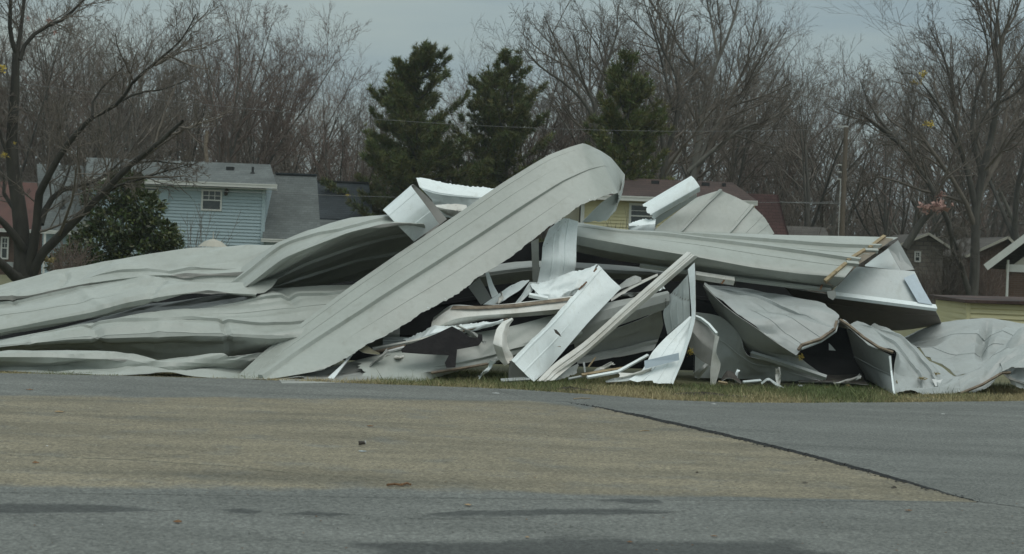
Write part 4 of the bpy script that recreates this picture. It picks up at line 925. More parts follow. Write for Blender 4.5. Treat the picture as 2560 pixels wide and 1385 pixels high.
# the tent shaped cave on the right
p1 = sheet('tent_sheet', rowsd(
    at([2.4, 2.1, 1.8, 1.4, 1.1], (180, 95), (480, 95), (780, 150), (1070, 255), (1175, 350)), at([2.1, 1.75, 1.4, 1.1, 0.85], (176, 97), (520, 132), (745, 235), (960, 302), (1155, 418)),
    at([1.9, 1.45, 1.1, 0.85, 0.65], (173, 99), (470, 172), (660, 300), (860, 402), (1045, 498)), at([1.7, 1.3, 0.95, 0.7, 0.5], (171, 101), (400, 215), (590, 352), (760, 472), (905, 545)), at([1.6, 1.2, 0.9, 0.65, 0.45], (170, 103), (330, 235), (520, 372), (720, 512), (870, 606))),
    Z8, ['slate', 'inner'], 'buckled bluish grey sheet forming the left roof of the dark tent shaped hollow', seams=[(0.40, 0.1, 0.95)], ribs=[(0.6, 0.3, 1), (0.8, 0.3, 1)], dents=0, tear=[('u1', 0.02)], cv=0.9, cu=0.9, seed=48, smooth=15, step=0.025, fac=[(0.085, 0.6, 0.42), (0.02, 0.25, 0.2)])
stick('torn_batten', [(1168, 358, 1.05), (1150, 425, 0.82), (1045, 500, 0.62), (905, 545, 0.45), (880, 580, 0.43)], Z8, 'oldwood', 0.035, 0.04, parent=p1)
stick('edge_strip', [(1178, 372, 1.1), (1158, 440, 0.88), (1050, 515, 0.68), (905, 572, 0.5)], Z8, 'liner', 0.03, 0.02, parent=p1)
sheet('shadowed_sheet', rowsd(at([1.6, 1.2, 0.9, 0.67, 0.47], (170, 105), (330, 238), (520, 375), (720, 515), (868, 608)), at([2.0, 1.6, 1.2, 1.0, 0.8], (240, 200), (390, 380), (500, 510), (660, 590), (900, 640)), at([2.2, 1.8, 1.4, 1.0, 0.7], (290, 300), (440, 480), (530, 602), (760, 672), (1085, 782))), Z8, ['slate', 'inner'], 'shadowed grey sheet forming the left wall of the tent shaped hollow', dents=0, seed=49, fac=(0.05, 0.6, 0.4))
stick('sill_angle', [(530, 606, 1.2), (760, 676, 0.9), (1085, 786, 0.6)], Z8, 'slate', 0.06, 0.06, 'grey angle iron slanting into the dark hollow', 'angle iron')
sheet('cave_shade_sheet', rowsd(at([3.4, 3.2, 3.0], (100, 200), (450, 300), (800, 330), (1150, 400), (1500, 480), (1650, 560)), at([3.0, 2.8, 2.6], (100, 480), (450, 560), (800, 600), (1150, 640), (1500, 680), (1650, 700)), at([2.0, 1.8, 1.6], (100, 745), (450, 780), (800, 800), (1150, 815), (1500, 840), (1650, 850))), Z8, ['black', 'black'], 'added black sheet painting shade at the back of the tent shaped hollow', dents=8, damp=0.03, seed=50)  # added backing whose black colour makes the hollow look deeply shaded
sheet('cave_shade_sheet', rowsd(at([1.6, 1.5, 1.4], (900, 775), (1100, 770), (1350, 760)), at([0.8, 0.7, 0.6], (880, 815), (1100, 820), (1400, 838))), Z8, ['dark', 'dark'], 'low sheet painted dark as shade on the grass at the mouth of the hollow', dents=10, damp=0.03, seed=51)  # dark colour here paints the shade at the opening
p4 = sheet('tent_sheet', rowsd(
    at([1.0, 0.7, 0.42, 0.25, 0.18, 0.05], (1180, 348), (1330, 470), (1480, 565), (1588, 602), (1594, 740), (1602, 912)), at([1.4, 1.1, 0.8, 0.5, 0.3, 0.08], (1265, 385), (1400, 450), (1560, 560), (1680, 690), (1760, 790), (1790, 900)),
    at([1.9, 1.6, 1.3, 0.95, 0.6, 0.15], (1400, 395), (1500, 430), (1640, 515), (1780, 650), (1880, 760), (1960, 890)), at([2.4, 2.1, 1.8, 1.5, 1.2, 0.7], (1480, 410), (1600, 465), (1740, 560), (1850, 630), (1960, 700), (2050, 770))),
    Z8, ['slate', 'inner'], 'buckled bluish grey sheet sloping down right of the dark hollow', seams=[(0.36, 0.05, 1), (0.58, 0.1, 1)], dents=0, cv=0.9, cu=0.9, seed=52, smooth=15, step=0.025, fac=[(0.075, 0.6, 0.4), (0.02, 0.25, 0.2)])
stick('edge_strip', [(1560, 625, 0.2), (1572, 740, 0.14), (1592, 912, 0.04)], Z8, 'white', 0.025, 0.03, parent=p4)
stick('torn_batten', [(1190, 355, 0.98), (1260, 400, 0.85), (1370, 490, 0.6), (1480, 562, 0.42), (1585, 598, 0.25)], Z8, 'oldwood', 0.035, 0.03, parent=p4)
sheet('shadowed_sheet', rowsd(at([1.1, 0.7, 0.25], (1240, 425), (1400, 530), (1572, 625)), at([1.5, 0.9, 0.25], (1300, 640), (1450, 720), (1580, 780)), at([1.5, 0.8, 0.1], (1390, 800), (1480, 850), (1590, 914))), Z8, ['slate', 'inner'], 'shadowed grey sheet forming the right wall of the tent shaped hollow', seams=[], ribs=[0.5], dents=3, damp=0.02, seed=53)
sheet('shadowed_sheet', rowsd(at([1.5, 1.5, 1.35, 1.2, 1.0, 0.8], (115, 300), (300, 335), (450, 480), (530, 605), (760, 675), (1085, 785)), at([1.6, 1.55, 1.45, 1.3, 1.1, 0.9], (115, 540), (300, 590), (450, 680), (600, 730), (800, 770), (1050, 802)), at([1.7, 1.65, 1.55, 1.4, 1.2, 1.0], (105, 780), (300, 788), (480, 796), (640, 804), (800, 812), (1000, 822))),
    Z8, ['slate', 'inner'], 'crumpled shaded sheet reaching the grass left of the dark hollow', dents=0, step=0.035, ribs=[0.4], fac=[(0.08, 0.6, 0.45), (0.02, 0.25, 0.2)], seed=71)
plate('hanging_scrap', [(1108, 530, 1.2), (1125, 545, 1.2), (1160, 585, 1.2), (1108, 582, 1.2)], Z8, 'liner', 'small pale triangle hanging inside the dark hollow', 'scrap')
sheet('floor_sheet', rowsd(at([0.5, 0.8, 1.1, 1.1, 1.0], (1800, 850), (1930, 810), (2050, 755), (2300, 640), (2480, 505), (2640, 440)), at([0.2, 0.35, 0.5, 0.55, 0.5], (1700, 885), (1900, 870), (2070, 825), (2270, 745), (2430, 640), (2640, 580)), at([0.03, 0.03, 0.1, 0.2, 0.2], (1606, 914), (1850, 914), (2080, 907), (2250, 835), (2400, 748), (2640, 720))),
    Z8, ['slate', 'inner'], 'wrinkled bluish grey sheet spread on the grass at the right end', dents=0, cv=0.9, cu=0.9, ribs=[0.3], tear=[('v1', 0.02)], seed=54, smooth=15, step=0.025, fac=[(0.10, 0.55, 0.33), (0.025, 0.25, 0.2)])
stick('torn_batten', [(2085, 905, 0.03), (2250, 838, 0.12), (2395, 752, 0.2), (2460, 748, 0.2)], Z8, 'oldwood', 0.03, 0.03, 'broken wooden batten along the torn edge at the right end', 'batten')
sheet('back_sheet', rowsd(at([3.4, 3.2, 3.0], (1600, 478), (1750, 420), (1950, 388), (2260, 344), (2450, 358), (2700, 385)), at([2.8, 2.5, 2.3], (1640, 530), (1800, 500), (1980, 490), (2240, 470), (2450, 455), (2700, 450)), at([2.2, 2.0, 1.8], (1760, 590), (1870, 605), (2000, 625), (2220, 615), (2450, 550), (2700, 520)), at([1.55, 1.25, 1.05], (1890, 690), (1970, 750), (2060, 800), (2240, 750), (2450, 670), (2700, 660))),
    Z8, ['slate', 'inner'], 'large bluish grey sheet bulging up before the small yellow shed', ribs=[0.35, 0.6], dents=0, cv=0.9, cu=0.9, seed=55, smooth=15, step=0.03, fac=[(0.11, 0.7, 0.45), (0.025, 0.3, 0.22)], flist=[(0.57, 0.02, 0.54, 0.8, -0.12, 0.12), (0.75, 0.1, 0.62, 0.7, 0.08, 0.2)])
sheet('corner_sheet', rowsd(at([1.0, 0.9], (2470, 520), (2560, 440), (2700, 420)), at([0.5, 0.5], (2380, 690), (2500, 640), (2700, 600)), at([0.15, 0.15], (2430, 752), (2530, 800), (2700, 830)), at([0.2, 0.1], (2475, 865), (2560, 880), (2700, 886))), Z8, ['slate', 'inner'], 'crumpled bluish grey sheet with a ragged foot at the extreme end of the wreck', dents=0, cv=0.6, cu=0.6, tear=[('v1', 0.03)], seed=56, smooth=15, step=0.025, fac=[(0.11, 0.45, 0.35), (0.025, 0.22, 0.18)])
# small bits lying on and under the sheets
def tuft(px, py, d, w, h, m, label, cat, seed, name='insulation_scrap', lift=0.02, n=90):
    rr = np.random.default_rng(seed); c = D(px, py, d); c[2] += lift; V, F = [], []
    for k in range(n):
        p = c + rr.normal(0, 1, 3) * np.array((w, w * 0.6, h)) * 0.42; s = rr.uniform(0.2, 0.45) * max(w, h) * 0.42
        t = rr.normal(0, 1, (4, 3)) * s * 0.7 + p; F += [(4 * k, 4 * k + 1, 4 * k + 2), (4 * k, 4 * k + 2, 4 * k + 3), (4 * k, 4 * k + 1, 4 * k + 3), (4 * k + 1, 4 * k + 2, 4 * k + 3)]; V += list(t)
    V = np.array(V); V[:, 2] = np.maximum(V[:, 2], 0.005)
    return tag(mesh_obj(name, V, F, M[m]), label, cat)
tuft(*Z8(900, 642), 0.55, 0.06, 0.05, 'yellow_ins', 'yellow glass wool tuft under the left lip of the hollow', 'insulation', 1)
tuft(*Z8(78, 600), 0.55, 0.05, 0.06, 'yellow_ins', 'yellow glass wool tuft beside the tall white edge trim', 'insulation', 2)
tuft(*Z8(1610, 840), 0.05, 0.02, 0.05, 'tan_ins', 'brownish glass wool shred at the right edge of the hollow', 'insulation', 3)
tuft(*Z8(1805, 803), 0.22, 0.07, 0.02, 'tan_ins', 'flat brownish wool shred on the sheet right of the hollow', 'insulation', 4)
tuft(*Z8(1905, 768), 0.5, 0.07, 0.02, 'tan_ins', 'orange brown wool shred above the white paper on the end sheet', 'insulation', 5)
tuft(*Z8(1640, 865), 0.08, 0.05, 0.02, 'tan_ins', 'small tan shred on the grass edge of the end sheet', 'insulation', 6)
plate('paper_scrap', [(1875, 795, 0.3), (1905, 800, 0.3), (1925, 805, 0.3), (1955, 798, 0.3), (1925, 845, 0.22), (1900, 850, 0.22)], Z8, 'paper', 'white torn paper lying on the end sheet', 'paper')
sheet('dark_roll', rowsd(at(0.35, (310, 790), (345, 735), (400, 740), (455, 815)), at(0.15, (305, 815), (360, 780), (410, 790), (462, 822))), Z8, ['dark', 'dark'], 'dark curled scrap on the grass left of the hollow', 'scrap', dents=3, seed=57)
sheet('folded_trim', rowsd(at(0.15, (600, 825), (655, 785), (700, 812), (770, 858)), at(0.05, (610, 835), (660, 802), (705, 838), (775, 862))), Z8, ['liner', 'inner'], 'small folded grey trim on the grass before the hollow', 'trim', seed=58)
stick('ground_strip', [(470, 824, 0.1), (600, 812, 0.2)], Z8, 'liner', 0.04, 0.02, 'pale strip on the grass before the shadowed tent wall', 'strip', lift=0.01)
stick('splinter', [(285, 822, 0.1), (350, 832, 0.1)], Z8, 'wood', 0.03, 0.02, 'tan wood splinter on the grass by the twisted panel', 'splinter', lift=0.01)
for x, y, d, s_ in ((60, 1185, 0.0, 1), (130, 1190, 0.02, 2)):
    tuft(*Z4(x, y), d, 0.06, 0.012, 'dark' if s_ == 1 else 'rust', ('dark' if s_ == 1 else 'rusty') + ' shreds at the foot of the slim white strip', 'scrap', 20 + s_, name='shreds', lift=0.01, n=40)

rs_ = np.random.default_rng(42)
SC = [(1120, 862, .55), (985, 893, .5), (945, 900, .35), (1215, 925, .2), (1500, 925, .4), (1180, 835, .6), (1290, 775, 1.2), (1250, 745, 1.4), (1580, 735, 1.4), (1640, 720, 1.5), (1590, 935, .15), (1765, 915, .9), (1840, 940, .3), (1945, 945, .35), (2120, 950, .5)]
for k, (px, py, d) in enumerate(SC):
    a = rs_.normal(-0.5, 0.7); L_ = rs_.uniform(30, 85); w_ = rs_.uniform(5, 14); cx_, sx_ = math.cos(a), math.sin(a)
    rw_ = []
    for t in (-1, 0, 1):
        rw_.append([(px + cx_ * u * L_ / 2 - sx_ * t * w_ / 2 + rs_.normal(0, 2.5), py + sx_ * u * L_ / 2 + cx_ * t * w_ / 2 + rs_.normal(0, 2), d + rs_.normal(0, 0.05) + (0.05 if t else 0)) for u in (-1, -0.3, 0.4, 1)])
    wh = k % 3
    sheet('torn_scrap', rw_, ZI, [['white', 'liner'], ['dirty', 'inner'], ['greyd', 'inner']][wh], ['small torn white scrap strewn through the debris', 'small torn soiled scrap strewn through the debris', 'small torn grey scrap strewn through the debris'][wh], 'scrap',
        group=['white scraps strewn through the debris', 'soiled scraps strewn through the debris', 'grey scraps strewn through the debris'][wh], dents=0, step=0.02, fac=(0.02, 0.15, 0.1), tear=[('u0', 0.02), ('u1', 0.02)], seed=600 + k)
for k in range(6):
    px = rs_.uniform(950, 1500); py = rs_.uniform(800, 935); a = rs_.normal(-0.4, 0.5); L_ = rs_.uniform(25, 70); d = 0.95 - (py - 750) / 260
    stick('splinter', [(px - L_ / 2 * math.cos(a), py - L_ / 2 * math.sin(a), d), (px + L_ / 2 * math.cos(a), py + L_ / 2 * math.sin(a), d + 0.1)], ZI, 'oldwood' if k % 2 else 'wood', 0.018, 0.014, ('dark' if k % 2 else 'yellow') + ' wood splinter strewn through the debris', 'splinter', group=('dark' if k % 2 else 'yellow') + ' splinters in the debris')
for k, (z8x, z8y) in enumerate([(330, 838), (520, 850), (900, 850), (1250, 850), (1420, 868), (700, 868), (1100, 862)]):
    tuft(*Z8(z8x, z8y), 0.1, 0.05, 0.015, ('tan_ins', 'dark', 'paper')[k % 3], ('tan wool shred', 'dark shred', 'pale paper shred')[k % 3] + ' on the grass ' + ('by the twisted panel', 'by the folded trim', 'before the mouth of the hollow', 'beside the right wall of the hollow', 'at the foot of the right wall of the hollow', 'between the folded trim and the hollow', 'in the middle of the hollow mouth')[k], 'scrap', 50 + k, name='shreds', lift=0.01, n=30)

# ================================================================== houses behind the wreck
M['siding_blue'] = mat('pale blue vinyl siding', (0.35, 0.44, 0.47), 0.55, 0.05, 1.5)
M['siding_yellow'] = mat('yellow vinyl siding', (0.60, 0.545, 0.32), 0.55, 0.06, 1.5)
M['siding_cream'] = mat('cream siding', (0.40, 0.38, 0.32), 0.6, 0.06, 1.5)
M['trim'] = mat('white trim', (0.62, 0.62, 0.585), 0.5, 0.06, 3)
M['glass'] = mat('window glass', (0.05, 0.06, 0.06), 0.08, 0.3, 2, spec=0.6)
M['blind'] = mat('pale window blind', (0.42, 0.44, 0.42), 0.7, 0.1, 4)
M['vent'] = mat('black roof vent', (0.012, 0.014, 0.014), 0.6, 0.2, 5)
M['roof_grey'] = shingle_mat('grey green shingles', (0.115, 0.128, 0.125), (0.08, 0.09, 0.087), 0.24, 0.095)
M['roof_dark'] = shingle_mat('dark slate shingles', (0.035, 0.045, 0.052), (0.018, 0.022, 0.026), 0.24, 0.095)
M['roof_brown'] = shingle_mat('brown shingles', (0.062, 0.036, 0.030), (0.03, 0.018, 0.016), 0.24, 0.095)
M['roof_red'] = shingle_mat('red brown shingles', (0.066, 0.031, 0.028), (0.032, 0.014, 0.013), 0.3, 0.14)
M['roof_rust'] = mat('rust red metal roof', (0.085, 0.036, 0.028), 0.8, 0.3, 1.5)
M['roof_taupe'] = shingle_mat('taupe shingles', (0.095, 0.085, 0.075), (0.05, 0.045, 0.04), 0.24, 0.095)
M['brick'] = shingle_mat('brown brick', (0.105, 0.06, 0.042), (0.12, 0.105, 0.09), 0.22, 0.075)
M['stone'] = shingle_mat('pale stone veneer', (0.22, 0.19, 0.16), (0.12, 0.11, 0.10), 0.4, 0.2)
M['bark_old'] = mat('rough old bark', (0.058, 0.054, 0.043), 0.95, 0.5, 5, col2=(0.028, 0.026, 0.022), bump=1.0, bscale=9, stretch=(1, 1, 0.35))
M['bark'] = mat('grey brown bark', (0.100, 0.094, 0.080), 0.95, 0.35, 6, bump=0.6, bscale=14, stretch=(1, 1, 0.3))
M['bark_dark'] = mat('dark bark', (0.075, 0.070, 0.060), 0.95, 0.35, 5, bump=0.6, bscale=12, stretch=(1, 1, 0.3))
M['bark_pale'] = mat('pale grey bark', (0.17, 0.162, 0.142), 0.95, 0.3, 5, stretch=(1, 1, 0.3))
M['twig'] = mat('grey brown twigs', (0.142, 0.121, 0.100), 0.95, 0.3, 2)
M['twig_red'] = mat('reddish twigs', (0.165, 0.123, 0.102), 0.95, 0.3, 2)
M['pole'] = mat('weathered utility pole', (0.13, 0.105, 0.08), 0.9, 0.3, 6, stretch=(4, 4, 0.3))
M['wire'] = mat('cable', (0.16, 0.165, 0.165), 0.6, 0.1, 4)
M['needle'] = mat('pine needles', (0.092, 0.112, 0.034), 0.7, 0.35, 1.1, tint=True)
M['leaf_green'] = mat('glossy evergreen leaves', (0.042, 0.064, 0.020), 0.35, 0.4, 2.0, tint=True)
M['bin'] = mat('dark green bin plastic', (0.012, 0.022, 0.022), 0.5, 0.1, 4)
M['concrete'] = mat('pale driveway', (0.22, 0.21, 0.20), 0.9, 0.15, 2)

def X_(px, py, Y): return P(px, py, Y)[0]
def Zh(px, py, Y): return P(px, py, Y)[2]
def siding(parent, x0, x1, Y, z0, z1, m, course=0.13, gaps=()):
    """lapped boards, each one a part; gaps = (xa, xb, za, zb) window openings"""
    n = max(1, int(round((z1 - z0) / course))); h = (z1 - z0) / n; cache = {}
    for k in range(n):
        za = z0 + k * h; spans = [(x0, x1)]
        for ga in gaps:
            if za + h > ga[2] + 0.01 and za < ga[3] - 0.01:
                ns = []
                for a, b_ in spans:
                    if ga[0] > a: ns.append((a, min(b_, ga[0])))
                    if ga[1] < b_: ns.append((max(a, ga[1]), b_))
                spans = [s for s in ns if s[1] - s[0] > 0.02]
        for a, b_ in spans:
            key = round(b_ - a, 4)
            if key not in cache:
                me = bpy.data.meshes.new('siding_board'); w = (b_ - a) / 2; t0, t1 = 0.05, 0.006
                me.from_pydata([(-w, -t0, 0), (w, -t0, 0), (w, 0, 0), (-w, 0, 0), (-w, -t1, h), (w, -t1, h), (w, 0, h), (-w, 0, h)], [], [(0, 1, 5, 4), (1, 2, 6, 5), (3, 0, 4, 7), (2, 3, 7, 6), (3, 2, 1, 0), (4, 5, 6, 7)])
                me.materials.append(M[m]); cache[key] = me
            o = bpy.data.objects.new('siding_board', cache[key]); COL.objects.link(o); o.parent = parent
            o.location = Vector(((a + b_) / 2, Y, za)) - Vector(origin_of(parent))
def window(parent, x0, x1, Y, z0, z1, grid=(2, 1), blind=0.5, fw=0.07):
    b = MB()
    for a in ((x0, x0 + fw, z0, z1), (x1 - fw, x1, z0, z1), (x0 + fw, x1 - fw, z0, z0 + fw), (x0 + fw, x1 - fw, z1 - fw, z1), (x0 + fw, x1 - fw, (z0 + z1) / 2 - 0.025, (z0 + z1) / 2 + 0.025)):
        b.box(a[0], a[1], Y - 0.06, Y + 0.05, a[2], a[3])
    f = b.build('window', M['trim'], parent)
    b = MB(); b.box(x0 + fw, x1 - fw, Y - 0.004, Y + 0.004, z0 + fw, z1 - fw); b.build('pane', M['glass'], f)
    if blind:
        b = MB(); b.box(x0 + fw + 0.02, x1 - fw - 0.02, Y + 0.03, Y + 0.036, z1 - fw - (z1 - z0 - 2 * fw) * blind, z1 - fw); b.build('blind', M['blind'], f)
    b = MB(); zm = (z0 + z1) / 2
    for k in range(1, grid[0] + 1):
        xx = x0 + fw + (x1 - x0 - 2 * fw) * k / (grid[0] + 1); b.box(xx - 0.012, xx + 0.012, Y - 0.014, Y - 0.006, zm + 0.026, z1 - fw)
    zz = (zm + z1 - fw) / 2; b.box(x0 + fw, x1 - fw, Y - 0.018, Y - 0.0145, zz - 0.012, zz + 0.012)
    b.build('muntin', M['trim'], f)
    return f
def slope(parent, name, m, xa0, xa1, Ya, za, xb0, xb1, Yb, zb, t=0.08):
    """a roof slab from the low edge a to the high edge b"""
    b = MB(); b.slab([(xa0, Ya, za), (xa1, Ya, za), (xb1, Yb, zb), (xb0, Yb, zb)], (0, 0, -t)); return b.build(name, M[m], parent)
def fascia(parent, x0, x1, Y, z, h=0.16, name='gutter'):
    b = MB(); b.box(x0, x1, Y - 0.09, Y, z - h, z); b.box(x0, x1, Y - 0.11, Y - 0.09, z - 0.04, z + 0.012); return b.build(name, M['trim'], parent)

# ---- pale blue house with a wide dormer
YH = 83.0
hb = empty('blue_house', (X_(440, 600, YH), YH, 0), 'pale blue sided house with grey shingle roof and white window', 'house')
xl, xr = X_(228, 500, YH), X_(662, 530, YH)
ze = Zh(667, 468, YH)
wx0, wx1, wz0, wz1 = X_(503, 500, YH), X_(555, 500, YH), Zh(530, 527, YH), Zh(530, 474, YH)
vx0, vx1, vz0, vz1 = X_(350, 480, YH), X_(396, 480, YH), Zh(390, 496, YH), Zh(390, 468, YH)
b = MB(); xml, xmr = X_(106, 590, YH), X_(795, 590, YH)
b.box(xl + 0.02, xr - 0.02, YH + 0.06, YH + 7.6, 0, ze + 0.02); b.box(xml, xl + 0.02, YH + 0.06, YH + 7.6, 0, Zh(150, 578, YH) + 0.1); b.box(xr - 0.02, xmr, YH + 0.06, YH + 7.6, 0, Zh(700, 598, YH) + 0.1)
b.build('wall', M['siding_blue'], hb)
siding(hb, xl, xr, YH + 0.06, Zh(440, 640, YH), ze, 'siding_blue', 0.135, gaps=[(wx0, wx1, wz0, wz1), (vx0, vx1, vz0, vz1)])
siding(hb, xml, xl, YH + 0.06, 0.3, Zh(150, 580, YH), 'siding_blue', 0.135)
window(hb, wx0, wx1, YH + 0.05, wz0, wz1, (2, 1), 0.42)
window(hb, vx0, vx1, YH + 0.05, vz0, vz1, (0, 0), 0.95, 0.06)
b = MB(); sx0, sx1, sz0, sz1 = X_(399, 490, YH), X_(421, 490, YH), Zh(410, 525, YH), Zh(410, 468, YH)
b.box(sx0, sx1, YH - 0.06, YH + 0.03, sz0, sz1); sh_ = b.build('shutter', M['siding_blue'], hb)
for k in range(11):
    b = MB(); zz = sz0 + 0.06 + (sz1 - sz0 - 0.12) * k / 10; b.box(sx0 + 0.03, sx1 - 0.03, YH - 0.075, YH - 0.062, zz - 0.02, zz + 0.02); b.build('slat', M['siding_blue'], sh_)
b = MB(); b.box(xr - 0.13, xr + 0.02, YH - 0.03, YH + 0.06, 0, ze); b.build('corner_board', M['siding_blue'], hb)
b = MB(); lx, lz = X_(568, 477, YH), Zh(568, 477, YH); b.cyl((lx, YH + 0.03, lz), (lx, YH - 0.12, lz), 0.07, 0.10, 9); b.cyl((lx, YH - 0.06, lz - 0.02), (lx - 0.05, YH - 0.16, lz - 0.16), 0.06, 0.08, 8); b.build('wall_lamp', M['dark'], hb)
Ye = YH - 0.45; zE = Zh(440, 452, Ye)
dx0, dx1 = X_(214, 440, Ye), X_(693, 465, Ye); Yr = YH + 3.6; zR = Zh(440, 402, Yr)
rf = slope(hb, 'roof', 'roof_grey', dx0 + 0.03, dx1 - 0.03, Ye, zE, X_(216, 392, Yr), X_(676, 413, Yr), Yr, zR)
fascia(hb, dx0, dx1, Ye + 0.02, zE - 0.005, 0.16)
b = MB(); b.slab([(dx0 + 0.03, Ye, zE - 0.2), (dx1 - 0.03, Ye, zE - 0.2), (dx1 - 0.03, YH + 0.06, zE - 0.2), (dx0 + 0.03, YH + 0.06, zE - 0.2)], (0, 0, -0.02)); b.build('soffit', M['trim'], hb)
def on_slope(px, Y): return np.array((X_(px, 420, Y), Y, zE + (zR - zE) * (Y - Ye) / (Yr - Ye)))
p = on_slope(576, YH + 2.2); b = MB(); b.box(p[0] - 0.16, p[0] + 0.16, p[1] - 0.15, p[1] + 0.15, p[2] - 0.05, p[2] + 0.12); b.build('roof_vent', M['vent'], rf)
p = on_slope(632, YH + 1.6); b = MB(); b.cyl(p, p + np.array((0, 0, 0.28)), 0.055, 0.05, 8); b.cyl(p - np.array((0, 0, 0.06)), p + np.array((0, 0, 0.05)), 0.12, 0.08, 8); b.build('vent_pipe', M['vent'], rf)
# steep main roof either side of the dormer
Ym, Yt = YH - 0.4, YH + 3.4
zt = Zh(740, 437, Yt); zlow = Zh(700, 597, Ym)
r2 = slope(hb, 'roof', 'roof_grey', xr + 0.0, X_(803, 600, Ym), Ym, zlow, xr - 0.5, X_(792, 437, Yt), Yt, zt)
fascia(hb, X_(653, 600, Ym), X_(810, 600, Ym), Ym + 0.02, zlow - 0.02, 0.13)
b = MB(); b.bar((X_(690, 434, Yt), Yt, zt + 0.03), (X_(792, 438, Yt), Yt, zt + 0.03), 0.25, 0.06); b.build('ridge_cap', M['roof_dark'], r2)
zt2 = Zh(150, 412, Yt); zl2 = Zh(150, 576, Ym)
r3 = slope(hb, 'roof', 'roof_grey', X_(104, 575, Ym), xl + 0.15, Ym, zl2, X_(92, 410, Yt), xl + 0.4, Yt, zt2)
fascia(hb, X_(104, 580, Ym), xl, Ym + 0.02, zl2 - 0.02, 0.13)
Yp = YH + 0.9; p = np.array((X_(158, 505, Yp), Yp, zl2 + (zt2 - zl2) * (Yp - Ym) / (Yt - Ym)))
b = MB(); b.cyl(p, p + np.array((0, 0, 0.34)), 0.06, 0.055, 8); b.cyl(p - np.array((0, 0, 0.1)), p + np.array((0, 0, 0.06)), 0.14, 0.09, 8); b.build('vent_pipe', M['vent'], r3)
b = MB(); b.cyl((X_(113, 580, Ym), Ym, zl2 - 0.1), (X_(108, 690, Ym), Ym, 0.1), 0.05, 0.05, 8); b.build('downspout', M['trim'], hb)
# ---- neighbour with dark slate roof
YD = 90.0
hd = empty('dark_roofed_house', (X_(865, 600, YD), YD, 0), 'house with dark slate coloured shingle roof right of the blue house', 'house')
za_, zb_ = Zh(865, 548, YD), Zh(865, 456, YD + 3)
slope(hd, 'roof', 'roof_dark', X_(795, 545, YD), X_(934, 548, YD), YD, za_, X_(790, 453, YD + 3), X_(922, 458, YD + 3), YD + 3, zb_)
b = MB(); b.bar((X_(790, 452, YD + 3), YD + 3, zb_ + 0.02), (X_(922, 457, YD + 3), YD + 3, zb_ + 0.02), 0.25, 0.08); b.build('ridge_cap', M['vent'], hd)
b = MB(); b.box(X_(797, 600, YD), X_(925, 600, YD), YD + 0.4, YD + 6, 0, za_ - 0.05); b.build('wall', M['siding_cream'], hd)
slope(hd, 'porch_roof', 'roof_grey', X_(803, 605, YD - 3), X_(940, 605, YD - 3), YD - 3, Zh(865, 590, YD - 3), X_(798, 549, YD - 0.1), X_(936, 552, YD - 0.1), YD - 0.1, za_ - 0.06)
b = MB()
for px in (806, 936): b.box(X_(px, 605, YD - 2.9) - 0.06, X_(px, 605, YD - 2.9) + 0.06, YD - 2.95, YD - 2.83, 0, Zh(865, 592, YD - 2.9))
b.build('porch_post', M['trim'], hd)
# ---- brick house at the far side of the big tree
YB = 92.0
hk = empty('brick_house', (X_(40, 600, YB), YB, 0), 'brown brick house with rust red roof behind the big bare tree', 'house')
b = MB(); b.box(X_(-160, 600, YB), X_(101, 640, YB), YB, YB + 7, 0, Zh(40, 575, YB)); b.build('wall', M['brick'], hk)
slope(hk, 'roof', 'roof_rust', X_(-180, 575, YB - 0.4), X_(104, 575, YB - 0.4), YB - 0.4, Zh(40, 572, YB - 0.4), X_(-180, 455, YB + 4), X_(93, 457, YB + 4), YB + 4, Zh(40, 455, YB + 4))
fascia(hk, X_(-180, 575, YB - 0.4), X_(104, 575, YB - 0.4), YB - 0.38, Zh(40, 573, YB - 0.4), 0.15)
window(hk, X_(2, 620, YB), X_(22, 620, YB), YB - 0.01, Zh(10, 648, YB), Zh(10, 592, YB), (1, 1), 0.3)
b = MB(); b.box(X_(18, 660, YB), X_(34, 660, YB), YB - 0.14, YB - 0.002, Zh(26, 668, YB), Zh(26, 655, YB)); b.build('meter_box', M['slate'], hk)
# ---- yellow house with brown roof
YY = 76.0
hy = empty('yellow_house', (X_(1650, 560, YY), YY, 0), 'pale yellow sided house with brown shingle roof', 'house')
x0, x1 = X_(1452, 560, YY), X_(1886, 540, YY); zeY = Zh(1720, 495, YY - 0.4)
b = MB(); b.box(x0 + 0.02, x1, YY + 0.06, YY + 7, 0, zeY - 0.15); b.build('wall', M['siding_yellow'], hy)
gx0, gx1, gz0, gz1 = X_(1572, 540, YY), X_(1640, 540, YY), Zh(1600, 572, YY), Zh(1600, 508, YY)
siding(hy, x0 + 0.12, x1, YY + 0.06, Zh(1600, 620, YY), zeY - 0.15, 'siding_yellow', 0.125, gaps=[(gx0, gx1, gz0, gz1)])
window(hy, gx0, gx1, YY + 0.05, gz0, gz1, (0, 0), 0.0, 0.09)
b = MB(); b.box(x0 - 0.02, x0 + 0.12, YY - 0.02, YY + 0.08, 0, zeY - 0.15); b.build('corner_board', M['trim'], hy)
Yg = YY - 0.4; Yk = YY + 3.2
ry = slope(hy, 'roof', 'roof_brown', X_(1425, 480, Yg), X_(1893, 500, Yg), Yg, zeY, X_(1425, 438, Yk), X_(1830, 458, Yk), Yk, Zh(1690, 450, Yk))
b = MB(); b.slab([(X_(1893, 500, Yg), Yg, zeY), (X_(1893, 500, Yg), YY + 6.8, zeY), (X_(1830, 458, Yk), Yk, Zh(1690, 450, Yk))], (0, 0, -0.06)); b.build('roof', M['roof_brown'], hy)
fascia(hy, X_(1425, 485, Yg), X_(1894, 502, Yg), Yg + 0.02, zeY - 0.02, 0.17, 'fascia')
